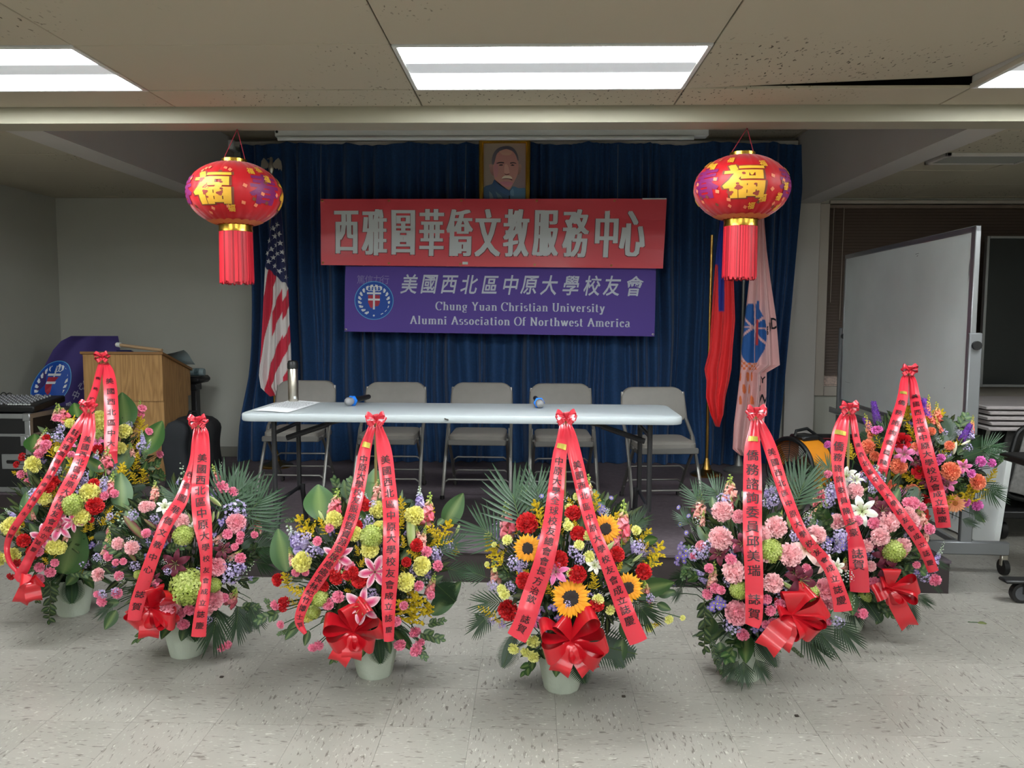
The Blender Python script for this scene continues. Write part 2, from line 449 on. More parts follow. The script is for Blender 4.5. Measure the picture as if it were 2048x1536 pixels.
# ---- ceiling lights
def lamp_mat():
    m = bpy.data.materials.new('prismatic_diffuser'); m.use_nodes = True; nt = m.node_tree; L = nt.links; N = nt.nodes.new
    b = nt.nodes['Principled BSDF']; b.inputs['Base Color'].default_value = (.8, .85, .9, 1); b.inputs['Roughness'].default_value = .3
    tc = N('ShaderNodeTexCoord'); sp = N('ShaderNodeSeparateXYZ'); L.new(tc.outputs['Object'], sp.inputs[0])
    ab = N('ShaderNodeMath'); ab.operation = 'ABSOLUTE'; L.new(sp.outputs[1], ab.inputs[0])
    su = N('ShaderNodeMath'); su.operation = 'SUBTRACT'; su.inputs[1].default_value = .185; L.new(ab.outputs[0], su.inputs[0])
    a2 = N('ShaderNodeMath'); a2.operation = 'ABSOLUTE'; L.new(su.outputs[0], a2.inputs[0])
    r = N('ShaderNodeMapRange'); r.interpolation_type = 'SMOOTHSTEP'; r.inputs['From Min'].default_value = .125; r.inputs['From Max'].default_value = .055
    r.inputs['To Min'].default_value = .20; r.inputs['To Max'].default_value = LAMP; L.new(a2.outputs[0], r.inputs['Value'])
    wv = N('ShaderNodeTexWave'); wv.inputs['Scale'].default_value = 28; wv.inputs['Distortion'].default_value = 1.5; L.new(tc.outputs['Object'], wv.inputs['Vector'])
    r2 = N('ShaderNodeMapRange'); r2.inputs['To Min'].default_value = .9; r2.inputs['To Max'].default_value = 1.1; L.new(wv.outputs['Fac'], r2.inputs['Value'])
    mu = N('ShaderNodeMath'); mu.operation = 'MULTIPLY'; L.new(r.outputs[0], mu.inputs[0]); L.new(r2.outputs[0], mu.inputs[1])
    b.inputs['Emission Color'].default_value = (.93, .98, 1.0, 1); L.new(mu.outputs[0], b.inputs['Emission Strength'])
    return m
lampm = lamp_mat()
names = {(1, 0): 'ceiling light panel nearest the left wall, cut by the photo edge', (1, 1): 'long bright ceiling light panel in the middle of the ceiling, above the stage beam',
         (1, 2): 'ceiling light panel at the right end of the ceiling beside the lifted tile'}
for r_ in lightrows:
    for k, (x0, x1) in enumerate(LIGHTS):
        y1 = 3.735-(r_-1)*.61; y0 = y1-.57; cx, cy = (x0+x1)/2, (y0+y1)/2
        t = thing('ceiling_light', (cx, cy, ZC), names.get((r_, k), 'ceiling light panel behind the photographer'), 'light', 'ceiling light panels')
        if r_ != 1: t['label'] = 'ceiling light panel in the %s row behind the camera, %s of three' % ({5: 'second', 9: 'third', 13: 'added fourth', 17: 'added last'}[r_], ('first', 'middle', 'third')[k])
        b = MB(); f = .018
        b.box((x0-f, y0-f, ZC-.004), (x1+f, y0, ZC+.06), .002); b.box((x0-f, y1, ZC-.004), (x1+f, y1+f, ZC+.06), .002)
        b.box((x0-f, y0, ZC-.004), (x0, y1, ZC+.06), .002); b.box((x1, y0, ZC-.004), (x1+f, y1, ZC+.06), .002)
        b.build('frame', mat('lamp_frame', (205, 206, 202), .5), t)
        b = MB(); b.box((x0, y0, ZC+.004), (x1, y1, ZC+.010)); b.v = [(p[0]-cx, p[1]-cy, p[2]-ZC) for p in b.v]
        o = bpy.data.objects.new('diffuser', b.mesh('diffuser', lampm, False)); COL.objects.link(o); o.parent = t
        b = MB(); b.box((x0-f, y0-f, ZC+.05), (x1+f, y1+f, ZC+.085)); b.build('housing', mat('lamp_housing', (120, 120, 120), .6), t)

# ---- stage platform: front part and deeper rear part
ZS = .178
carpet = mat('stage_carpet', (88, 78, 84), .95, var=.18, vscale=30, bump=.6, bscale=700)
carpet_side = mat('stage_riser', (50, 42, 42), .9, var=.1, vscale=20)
st = thing('stage', (0, 5, 0), 'low carpeted stage platform in front of the blue curtain', 'stage')
sx = lambda x: 4.314-.036*x
XS0, XS1 = -2.62, at(1899, 1189, Z=0).x
b = MB()
def stagebox(z0, z1, d, m=0):
    P = [(XS0-d, sx(XS0)-d), (XS1+d, sx(XS1)-d), (XS1+d, YB-.002), (XL+.002, YB-.002), (XL+.002, 5.63-d), (XS0-d, 5.63-d)]
    vs = [(x, y, z0) for x, y in P]+[(x, y, z1) for x, y in P]
    return vs, [(0, 1, 7, 6), (1, 2, 8, 7), (2, 3, 9, 8), (3, 4, 10, 9), (4, 5, 11, 10), (5, 0, 6, 11)], [(6, 7, 8, 9, 10, 11)]
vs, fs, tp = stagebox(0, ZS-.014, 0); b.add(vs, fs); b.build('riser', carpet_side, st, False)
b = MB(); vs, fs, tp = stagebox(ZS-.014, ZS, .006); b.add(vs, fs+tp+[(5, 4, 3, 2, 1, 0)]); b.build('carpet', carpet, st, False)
# ------------------------------------------------------------------ curtain on its rail
def rail_z(px, py, Y): return at(px, py, Y=Y).z
cx0, cx1 = at(475, 290, Y=7.0).x, at(1612, 284, Y=7.0).x
rl = thing('curtain_rail', (AX0+.05, 7.09, 2.9), 'white curtain rail along the top of the back wall above the blue curtain', 'curtain rail')
zr = rail_z(1000, 288, 7.1)
b = MB(); b.box((AX0+.01, 7.07, zr-.025), (AX1-.02, 7.11, zr+.02), .004); b.build('rail', softm, rl)
b = MB(); b.box((AX0+.0, 7.05, zr-.05), (AX0+.05, 7.2, zr+.03), .005); b.build('end_bracket', whitem, rl)
random.seed(11)
folds = []; x = 0.
while x < 1.02:
    wd = random.choice([.010, .014, .018, .022, .028, .034]); folds.append((x, wd, random.uniform(.5, 1.))); x += wd
def fold_depth(s, t):
    s2 = s+.004*sin(9*t+s*40)*t
    for a, wd, am in folds:
        if a <= s2 < a+wd:
            u = (s2-a)/wd
            k = (.5-.5*cos(2*pi*u))**.75
            return k*am*min(1, wd/.02)*(1 if t > .12 else .35+.65*t/.12)
    return 0
zb = ZS+.004
topz = lambda s: zr+.005-.028*abs(sin(pi*(s*9.3+.2)))**.6*(.4+.6*abs(sin(s*17+1)))
def cur(u, v):
    t = v
    dl = .07*sin(pi*min(1, t*1.15))-(.09*max(0, t-.72)/.28); dr = -.01-.14*t
    x = cx0+(cx1-cx0)*u+dl*max(0, 1-u*7)**1.5+dr*max(0, 1-(1-u)*7)
    z = topz(u)*(1-t)+zb*t
    d = fold_depth(u, t)
    return (x+.012*sin(u*90+t*2), 7.05-.125*d-.02*sin(u*23+t), z)
b = MB(); b.grid(cur, 700, 26)
velvet = mat('blue_velvet', (20, 60, 104), .8, sheen=.3, var=.25, vscale=60)
cu = b.build('curtain', velvet, None, 'all')
tag(cu, 'deep blue velvet curtain in pleats hanging across the whole stage back', 'curtain')

# ------------------------------------------------------------------ projector screen housing
t = thing('projector_screen', (0, 6.2, 2.9), 'white rolled up projector screen housing under the raised ceiling above the curtain', 'projector screen')
a = at(552, 270, Y=6.2); c = at(1416, 268, Y=6.2)
z0 = at(1000, 276, Y=6.2).z; z1 = z0+.075
b = MB(); b.box((a.x, 6.16, z0), (c.x, 6.25, z1), .012); b.build('housing', whitem, t)
b = MB()
for q in (.08, .5, .92):
    xx = a.x+(c.x-a.x)*q; b.box((xx-.02, 6.17, z1-.01), (xx+.02, 6.21, ZA), .003)
b.build('ceiling_bracket', greym, t)
b = MB(); b.tube([(a.x+.03, 6.15, z0-.012), (at(1385, 280, Y=6.2).x, 6.15, z0-.012)], .016, 10); b.build('pull_bar', whitem, t)
b = MB(); b.tube([(a.x+.02, 6.155, z0+.04), (a.x+.02, 6.175, z0+.04)], .01, 12); b.build('end_cap_hole', blackm, t)

# ------------------------------------------------------------------ framed portrait
pY = 6.80
t = thing('framed_portrait', (at(1010, 340, Y=pY).x, pY, at(1010, 400, Y=pY).z), 'gold framed portrait painting of a man with a grey moustache above the red banner', 'painting')
K = 140/1536.
def PP(x, y, d=0): 
    p = at(940+x*K, 270+y*K, Y=pY); return (p.x, pY-d, p.z)
p0, p1 = V(PP(200, 125)), V(PP(1325, 125)); zbot = V(PP(300, 1560)).z
b = MB(); fw = .038
for (xa, xb, za, zb_) in ((p0.x, p0.x+fw, zbot, p0.z), (p1.x-fw, p1.x, zbot, p0.z)):
    b.box((xa, pY-.03, za), (xb, pY+.005, zb_), .008); b.box((xa+.012, pY-.036, za), (xb-.012, pY-.03, zb_), .003)
for (za, zb_) in ((p0.z-.024, p0.z), (zbot, zbot+fw)):
    b.box((p0.x+fw*.6, pY-.029, za), (p1.x-fw*.6, pY+.005, zb_), .008)
b.build('frame', goldm, t)
b = MB()
def poly(pts, rgb, lay, cy=None):
    """flat paint patch: fan around its centre, slightly above the layer below"""
    c = tuple(min(1, 1.9*q) for q in lin(rgb)); c2 = tuple(min(1, 1.9*q) for q in lin(cy)) if cy else c; n = len(pts)
    P = smooth_path(pts+[pts[0]], n*3)[:-1] if n > 4 else [list(q) for q in pts]
    from mathutils.geometry import tessellate_polygon
    cx = sum(q[0] for q in P)/len(P); cy_ = sum(q[1] for q in P)/len(P)
    d = .004+.0004*lay
    tr = tessellate_polygon([[V((q[0], -q[1], 0)) for q in P]])
    hi = min(q[1] for q in P); lo = max(q[1] for q in P)
    b.add([PP(q[0], q[1], d) for q in P], [tuple(f) for f in tr], [tuple(c[k]+(c2[k]-c[k])*(q[1]-hi)/(lo-hi+1) for k in range(3)) for q in P])
def gradbg(u, v):
    a = (122+10*u-25*v*u, 112-18*v*u, 98+4*v+10*u*v); return tuple(1.8*q for q in lin(a))
b.grid(lambda u, v: PP(240+1040*u, 140+1420*v, .003), 8, 10, gradbg)
poly([(290, 1560), (290, 1170), (480, 1080), (540, 980), (640, 1060), (850, 1220), (940, 1130), (1060, 1170), (1235, 1195), (1235, 1560)], (44, 66, 92), 1, (52, 80, 108))
poly([(880, 1230), (950, 1130), (1070, 1170), (1235, 1200), (1235, 1560), (900, 1560)], (62, 96, 124), 2, (66, 104, 132))
poly([(500, 1060), (545, 985), (700, 1110), (860, 1230), (865, 1350), (700, 1270), (560, 1150)], (40, 62, 96), 3, (52, 80, 114))
poly([(880, 1250), (930, 1180), (960, 1230), (960, 1340), (900, 1320)], (84, 116, 140), 3)
poly([(420, 1230), (480, 1290), (520, 1400), (430, 1400)], (84, 104, 116), 3); poly([(560, 1240), (680, 1330), (720, 1400), (620, 1400)], (78, 106, 120), 3)
poly([(850, 1330), (880, 1330), (890, 1560), (850, 1560)], (20, 26, 38), 4)
poly([(1060, 650), (1110, 640), (1130, 700), (1100, 830), (1060, 880), (1035, 800)], (140, 112, 100), 2, (118, 88, 80))
poly([(415, 660), (450, 640), (500, 680), (540, 860), (505, 890), (450, 820)], (146, 112, 104), 2, (120, 86, 84))
poly([(505, 660), (505, 560), (560, 440), (680, 330), (800, 290), (930, 330), (1020, 440), (1060, 600), (1060, 760), (1040, 880), (980, 1010), (920, 1120), (850, 1200), (740, 1160), (610, 1060), (540, 960), (515, 830)], (150, 104, 98), 3, (164, 122, 112))
poly([(485, 640), (480, 540), (520, 400), (620, 290), (780, 245), (900, 260), (990, 330), (1050, 450), (1065, 560), (1045, 560), (1000, 440), (920, 350), (800, 320), (680, 350), (590, 420), (550, 560), (520, 650)], (66, 62, 72), 4, (88, 84, 90))
poly([(640, 360), (800, 310), (920, 370), (880, 440), (720, 440)], (154, 112, 100), 5, (160, 124, 108))
poly([(560, 560), (620, 700), (600, 900), (540, 920), (520, 760)], (152, 104, 108), 5, (160, 112, 116))
poly([(640, 1040), (760, 1020), (880, 1030), (940, 1060), (860, 1140), (740, 1120)], (160, 104, 116), 5, (172, 116, 124))
poly([(580, 620), (650, 595), (740, 600), (745, 625), (660, 622), (590, 635)], (52, 40, 46), 6)
poly([(880, 610), (950, 598), (1010, 620), (1015, 636), (950, 622), (885, 634)], (50, 40, 46), 6)
poly([(630, 665), (680, 645), (730, 660), (700, 675), (650, 676)], (44, 34, 42), 6); poly([(885, 668), (930, 645), (985, 668), (940, 682)], (42, 34, 42), 6)
poly([(760, 660), (800, 640), (840, 700), (870, 820), (850, 850), (760, 840), (750, 780)], (172, 132, 122), 6)
poly([(750, 845), (800, 868), (865, 850), (850, 872), (790, 885)], (96, 56, 54), 7)
poly([(690, 960), (740, 905), (810, 890), (890, 905), (930, 960), (860, 955), (780, 950)], (184, 168, 152), 7, (196, 182, 164))
poly([(680, 970), (760, 958), (850, 958), (920, 975), (925, 1000), (850, 972), (760, 972)], (86, 56, 58), 8)
b.build('painting', mat('oil_paint', None, .45, attr=True), t, False)

FINE[0] = .1
# ------------------------------------------------------------------ banners
def quad_map(c00, c10, c11, c01, Y, wr):
    P = [at(*q, Y=Y) for q in (c00, c10, c11, c01)]
    def fn(u, v, d=0.):
        p = (P[0]*(1-u)+P[1]*u)*(1-v)+(P[3]*(1-u)+P[2]*u)*v
        y = Y-wr(u, v)-d
        return (p.x, y, p.z)
    return fn
def letters(b, fn, text, us, vc, hu, hv, bold=0., d=.0025, col=(1, 1, 1), rot=0, ystretch=1):
    """flat print: characters mapped onto a surface fn(u, v, d)"""
    for ch, u0 in zip(text, us):
        if ch == ' ': continue
        vs, fs = glyph(ch, bold)
        b.add([fn(u0+x*hu, vc-y*hv, d) for x, y in vs], fs, col)
# red banner
def wr1(u, v):
    s = -.004+.004*sin(7*u+3*v)+.003*sin(19*u-5*v)+.006*sin(3*pi*v)*sin(5*u)
    for g in (.0, .2, .41, .625, .85):       # little puckers running down from each grommet
        s += .010*math.exp(-((u-g-.04*v)/.012)**2)*max(0, 1-v*1.6)
    return s
f1 = quad_map((641, 398), (1334, 397), (1326, 537), (642, 530), 6.72, wr1)
t = thing('red_banner', f1(.5, .5), 'wide red vinyl banner with large white Chinese characters hung below the portrait', 'banner')
redv = mat('red_vinyl', (238, 78, 90), .42, coat=.15)
b = MB(); b.grid(f1, 160, 30); b.grid(lambda u, v: f1(u, 1-v, -.002), 20, 3)
b.grid(lambda u, v: f1(u, .965+.02*v, .0012), 80, 1)
b.build('banner_sheet', redv, t, 'all')
b = MB(); bo = MB(); LW = 1972.
xs = [184, 345, 512, 675, 835, 997, 1160, 1328, 1500, 1675, 1822]
us = [(x-35)/LW for x in xs]
for k, sh in enumerate((-.0042, -.0014, .0014, .0042)):
    letters(b, f1, '西雅圖華僑文教服務中心', [q+sh for q in us], .50, .066, .695, 0, .0060+.0002*k)
for sh in (-.0058, .0058):
    letters(bo, f1, '西雅圖華僑文教服務中心', [q+sh for q in us], .505, .066, .705, 0, .0045)
bo.build('letter_outline', mat('letter_edge', (130, 60, 66), .5), t, False)
b.build('lettering', mat('print_white', (222, 226, 228), .4), t, False)
def ring(c, r, R, n=12): 
    mb = MB(); mb.tube([V(c)+V((r*cos(2*pi*k/n), 0, r*sin(2*pi*k/n))) for k in range(n)], R, 5, closed=True); return mb
for v in (.03, .965):
    for u in (.006, .2, .41, .627, .85) : 
        ring(f1(u, v, .005), .007, .0028).build('grommet', brassm, t)
b = MB(); b.grid(lambda u, v: f1(.416+.016*u, .93+.04*v, .004), 2, 2); b.build('tape_tab', whitem, t)
b = MB(); b.grid(lambda u, v: f1(.93+.068*u, -.005+.018*v, .004), 4, 1); b.build('edge_tape', whitem, t)
for px in (642, 932, 1236):
    p = at(px, 289, Y=6.95); q = f1((px-641)/693., .02, .003)
    MB().tube([p, q], .0022, 5).build('hanging_cord', mat('cord_grey', (120, 120, 116), .7), t)
# purple banner
def wr2(u, v): return .006*sin(8*u+2*v)+.005*sin(5*v+11*u)+.004*sin(31*u)*v
f2 = quad_map((691, 532), (1312, 536), (1309, 673), (689, 663), 6.78, wr2)
t = thing('purple_banner', f2(.5, .5), 'purple cloth banner with crest, Chinese and English lettering below the red banner', 'banner')
b = MB(); b.grid(f2, 140, 26); b.build('banner_sheet', mat('purple_cloth', (92, 70, 156), .75, sheen=.2), t, 'all')
Z2 = lambda x, y: (((630+x/2.844)-690)/620., ((380+y/2.844)-533)/133.)
b = MB()
us = [Z2(x, 0)[0] for x in (540, 652, 765, 880, 1000, 1115, 1222, 1335, 1458, 1578, 1690, 1815)]
for ch, u0, k in zip('美國西北區中原大學校友會', us, range(12)):
    vs, fs = glyph(ch, .014); sc = .052; sh = .2
    b.add([f2(u0+(x+sh*y)*.050, .265-y*.285, .002) for x, y in vs], fs)
# serif alphabet: strokes with a broad pen, thick downstrokes and thin cross strokes
def arc(cx, cy, rx, ry, a0, a1, n=14): return [(cx+rx*cos(radians(a0+(a1-a0)*i/n)), cy+ry*sin(radians(a0+(a1-a0)*i/n))) for i in range(n+1)]
def st(x, y0, y1, s='tb'):
    o = [[(x, y0), (x, y1)]]
    if 'b' in s: o.append([(x-.13, y0+.02), (x+.13, y0+.02)])
    if 't' in s: o.append([(x-.14, y1-.02), (x+.03, y1-.02)])
    if 'T' in s: o.append([(x-.13, y1-.02), (x+.13, y1-.02)])
    return o
XH = .66
SER = {
 'C': (.72, [arc(.38, .5, .33, .5, 50, 310), [(.64, .98), (.64, .72)], ]),
 'O': (.78, [arc(.39, .5, .33, .5, 0, 360, 24)]),
 'Y': (.74, [[(.12, .98), (.37, .48)], [(.62, .98), (.37, .48)]]+st(.37, 0, .5, 'b')+[[(.0, .98), (.24, .98)], [(.5, .98), (.74, .98)]]),
 'U': (.78, st(.16, .3, 1, 'T')+st(.62, .3, 1, 'T')+[arc(.39, .3, .23, .3, 180, 360)]),
 'A': (.76, [[(.1, .02), (.38, .98)], [(.36, .98), (.66, .02)], [(.2, .34), (.55, .34)], [(0, .02), (.22, .02)], [(.52, .02), (.78, .02)]]),
 'N': (.78, st(.14, 0, 1, 'b')+st(.62, 0, 1, 'T')+[[(.14, .96), (.6, .06)], [(0, .98), (.18, .98)]]),
 'h': (.6, st(.13, 0, 1)+st(.46, 0, .42, 'b')+[arc(.3, .42, .16, .22, 180, 0)]),
 'n': (.6, st(.13, 0, XH)+st(.46, 0, .42, 'b')+[arc(.3, .42, .16, .22, 180, 0)]),
 'm': (.88, st(.13, 0, XH)+st(.43, 0, .42, 'b')+st(.74, 0, .42, 'b')+[arc(.28, .44, .15, .2, 180, 0), arc(.585, .44, .155, .2, 180, 0)]),
 'u': (.6, st(.13, .2, XH, 't')+st(.44, .0, XH, 't')+[arc(.285, .2, .155, .19, 180, 360), [(.44, .02), (.56, .02)]]),
 'g': (.56, [arc(.26, .44, .17, .2, 0, 360, 18), [(.4, .62), (.54, .64)], [(.14, .26), (.12, .14), (.3, .1), (.46, .04)], arc(.28, -.1, .2, .14, 40, 330)]),
 'a': (.54, st(.38, .1, .5, '')+[arc(.24, .48, .14, .17, 150, 0), arc(.22, .18, .15, .17, 60, 320), [(.38, .06), (.52, .04)]]),
 'r': (.46, st(.13, 0, XH)+[arc(.3, .46, .14, .18, 150, 50)]),
 'i': (.3, st(.13, 0, XH)+[arc(.13, .88, .05, .05, 0, 360, 8)]),
 's': (.42, [arc(.2, .48, .13, .16, 40, 250), arc(.2, .18, .14, .17, 70, -150)]),
 't': (.36, [[(.14, .88), (.14, .12)], arc(.24, .14, .1, .13, 180, 310), [(.0, .62), (.3, .62)]]),
 'v': (.56, [[(.1, .64), (.28, .02)], [(.46, .64), (.28, .02)], [(0, .65), (.2, .65)], [(.37, .65), (.56, .65)]]),
 'y': (.56, [[(.1, .64), (.28, .02)], [(.46, .64), (.2, -.26)], [(0, .65), (.2, .65)], [(.37, .65), (.56, .65)], arc(.13, -.22, .06, .05, 0, 360, 8)]),
 'w': (.78, [[(.08, .64), (.24, .02)], [(.4, .6), (.24, .02)], [(.38, .64), (.54, .02)], [(.7, .64), (.54, .02)], [(0, .65), (.18, .65)], [(.3, .65), (.46, .65)], [(.62, .65), (.78, .65)]]),
 'e': (.5, [arc(.25, .33, .17, .31, 0, 320, 16), [(.08, .36), (.42, .36)]]),
 'l': (.3, st(.13, 0, 1)), 'f': (.36, st(.13, 0, .8, 'b')+[arc(.25, .8, .12, .18, 180, 50), [(0, .62), (.32, .62)]]),
 'o': (.54, [arc(.26, .33, .18, .31, 0, 360, 18)]), 'c': (.48, [arc(.26, .33, .18, .31, 45, 320, 16), arc(.37, .5, .04, .04, 0, 360, 8)]),
 'd': (.58, st(.44, 0, 1, 't')+[arc(.25, .31, .17, .3, 0, 360, 18), [(.44, .02), (.56, .02)]]),
}
def serif_text(b, fn, text, ua, ub, vbase, cap, d):
    adv = sum((SER[c][0]+.09) if c != ' ' else .36 for c in text); k = (ub-ua)/adv; x0 = 0
    for c in text:
        if c == ' ': x0 += .36; continue
        wd, strokes = SER[c]
        for s_ in strokes:
            vs = []; fs = []
            for i, (x, y) in enumerate(s_):
                a = s_[max(0, i-1)]; e = s_[min(len(s_)-1, i+1)]
                tx, ty = e[0]-a[0], e[1]-a[1]; L_ = sqrt(tx*tx+ty*ty) or 1; tx /= L_; ty /= L_
                hw = (.022+.062*abs(ty)**1.3)
                nx, ny = -ty, tx
                for sg in (1, -1):
                    vs.append(fn(ua+(x0+x+.0+nx*hw*sg)*k, vbase-(y+ny*hw*sg)*cap, d))
            fs = [(2*i, 2*i+1, 2*i+3, 2*i+2) for i in range(len(s_)-1)]
            b.add(vs, fs)
        x0 += wd+.09
u0, v0 = Z2(690, 682); u1, _ = Z2(1655, 0)
serif_text(b, f2, 'Chung Yuan Christian University', u0, u1, v0, .125, .002)
u0, v0 = Z2(545, 756); u1, v1 = Z2(1800, 765)
serif_text(b, f2, 'Alumni Association Of Northwest America', u0, u1, v0+.02, .125, .002)
b.build('lettering', mat('print_silver', (196, 200, 214), .45), t, False, kind='stuff')
def emblem(fn, cu_, cv_, ru, rv, par):
    """round crest: blue disc, pale ring, wreath of leaves, red shield with a white cross, linked rings"""
    b = MB()
    P = lambda x, y, d: fn(cu_+x*ru, cv_-y*rv, d)
    def disc(r, rgb, d, n=40, cx=0, cy=0): b.add([P(cx, cy, d)]+[P(cx+r*cos(2*pi*k/n), cy+r*sin(2*pi*k/n), d) for k in range(n)], [(0, k+1, (k+1) % n+1) for k in range(n)], lin(rgb))
    disc(1, (90, 170, 220), .0025); disc(.965, (16, 74, 168), .0031)
    W = lin((222, 226, 230)); R_ = lin((178, 44, 64))
    for sg in (-1, 1):
        for k in range(9):
            a = radians(-68+k*17.5); 
            for q in (.80, .62):
                da = .16 if q > .7 else .05
                cx_, cy_ = .7*cos(a), .7*sin(a); ex, ey = q*cos(a+da+.1)*1.03, q*sin(a+da+.1)*1.03
                nx, ny = -(ey-cy_)*.33, (ex-cx_)*.33; mx_, my_ = (cx_+ex)/2, (cy_+ey)/2
                b.add([P(sg*x, y, .0037) for x, y in ((cx_, cy_), (mx_+nx, my_+ny), (ex, ey), (mx_-nx, my_-ny))], [(0, 1, 2, 3)], W)
    sh = [(-.3, .28), (.3, .28), (.3, -.1), (.2, -.34), (0, -.5), (-.2, -.34), (-.3, -.1)]
    b.add([P(x, y, .0038) for x, y in sh], [tuple(range(7))], R_)
    for (x0, x1, y0, y1) in ((-.05, .05, -.46, .62), (-.3, .3, -.0, .1)): b.add([P(x0, y0, .0045), P(x1, y0, .0045), P(x1, y1, .0045), P(x0, y1, .0045)], [(0, 1, 2, 3)], W)
    b.add([P(x, y, .0045) for x, y in ((-.36, .33), (.36, .33), (.36, .42), (-.36, .42))], [(0, 1, 2, 3)], W)
    for cx_ in (-.24, -.08, .08, .24):
        n = 18; vs = []
        for k in range(n):
            for r in (.13, .10): vs.append(P(cx_+r*cos(2*pi*k/n), .62+r*sin(2*pi*k/n), .0047))
        b.add(vs, [(2*k, 2*k+1, (2*k+3) % (2*n), (2*k+2) % (2*n)) for k in range(n)], W)
    disc(.05, (222, 226, 230), .0045, 12, 0, -.78)
    b.build('crest', attrm, par, False)
eu, ev = Z2(338, 632)
emblem(f2, eu, ev, 39/620., 39/133., t)
b = MB()
for k, ch in enumerate('篤信力行'):
    vs, fs = glyph(ch, .0); uu, vv = Z2(262+k*46, 512)
    b.add([f2(uu+x*.026, vv-y*.13, .002) for x, y in vs], fs)
b.build('motto', mat('print_faint', (140, 128, 182), .6), t, False)
for u, v in ((.005, .97), (.995, .97)): ring(f2(u, v, .005), .007, .0028).build('grommet', silverm, t)

FINE[0] = .16
# ------------------------------------------------------------------ draped cloth on poles
def drape(rows, Y, amp, nf, colfn, seed=1, nu=70, nv=90, phase=0., lean=0.):
    """hanging cloth: rows of (py, left px, right px); folds deepen downwards"""
    def edge(v):
        P = rows; S = len(P)-1; t_ = v*S; i = min(int(t_), S-1); u_ = t_-i
        return [P[i][j]*(1-u_)+P[i+1][j]*u_ for j in range(3)]
    def fn(u, v, d=0.):
        py, xl, xr = edge(v)
        Yc = Y+lean*v
        f = amp*(.35+.65*v)*(sin(2*pi*nf*u+phase+1.2*v)+.35*sin(2*pi*nf*2.3*u+seed+2*v))
        xl_ = xl+(xr-xl)*(u+.018*sin(2*pi*nf*u+phase+1.6))
        p = at(xl_, py, Y=Yc)
        return (p.x, Yc-f-d, p.z)
    b = MB(); b.grid(fn, nu, nv, lambda u, v: colfn(u, v, *[edge(v)[0], edge(v)[1]+(edge(v)[2]-edge(v)[1])*u]))
    return b, fn, edge
def pole(t, px, pytop, Y, m, basez=ZS, r=.013, base=None, basew=.13):
    p = at(px, pytop, Y=Y)
    b = MB(); b.tube([(p.x, Y, basez+.05), (p.x, Y, p.z)], r, 10); b.build('pole', m, t)
    b = MB(); b.lathe([(0, 0), (basew, 0), (basew*1.02, .012), (basew*.9, .022), (basew*.55, .034), (basew*.3, .05), (basew*.2, .09), (basew*.16, .12), (basew*.12, .14), (0, .142)], 32, (p.x, Y, basez)); b.build('base', base or m, t)
    return p
# star spangled flag
Yf = 6.74
t = thing('american_flag', (at(540, 900, Y=Yf).x, Yf, ZS), 'american flag with stars and stripes hanging furled on an eagle topped pole', 'flag')
p = pole(t, 540, 340, Yf, brassm, basew=.14)
NAVY, REDF, WHF = lin((34, 40, 84)), lin((196, 40, 64)), lin((214, 208, 206))
def uscol(u, v, py, px):
    cb = 534+(px-531)*.86
    if py < cb+2*sin(u*20): return NAVY
    # stripes run down and to the left, broken where the cloth folds over
    k = (px+.20*(py-530)) if u < .34 else ((px+.42*(py-560))+9 if u < .72 else (px+.52*(py-600))+14)
    return REDF if int(math.floor(k/20.)) % 2 else WHF
rows = [(400, 546, 562), (440, 541, 566), (490, 536, 570), (535, 530, 575), (580, 528, 578), (640, 525, 580), (700, 522, 583), (750, 518, 584), (775, 522, 582), (792, 540, 575)]
b, fn, edge = drape(rows, Yf-.06, .03, 2.2, uscol, 2, 110, 260)
b.build('flag_cloth', clothm, t, 'all')
b = MB()
def star(fn, u, v, du, dv, b, rot=0., col=(1, 1, 1), dd=.004):
    vs = [fn(u, v, dd)]
    for k in range(10):
        r = 1 if k % 2 == 0 else .42; a = pi/2+k*pi/5+rot
        vs.append(fn(u+r*cos(a)*du, v-r*sin(a)*dv, dd))
    b.add(vs, [(0, k+1, (k+1) % 10+1) for k in range(10)], col)
def inv(edge, px, py):
    lo, hi = 0., 1.
    for _ in range(30):
        mid = (lo+hi)/2
        if edge(mid)[0] < py: lo = mid
        else: hi = mid
    e = edge(lo); return (px-e[1])/(e[2]-e[1]), lo
for x, y in [(142, 482), (168, 460), (178, 515), (152, 530), (122, 558), (162, 585), (186, 572), (132, 610), (197, 627), (170, 638), (142, 660), (207, 678), (118, 685), (152, 712), (215, 730), (183, 745), (222, 782), (110, 635)]:
    px, py = 500+x/3.075, 300+y/3.072
    u, v = inv(edge, px, py)
    if 0 < u < 1: star(fn, u, v, 5.8/(edge(v)[2]-edge(v)[1]), 5.8/395, b, x)
b.build('stars', mat('star_white', (214, 214, 214), .7), t, False)
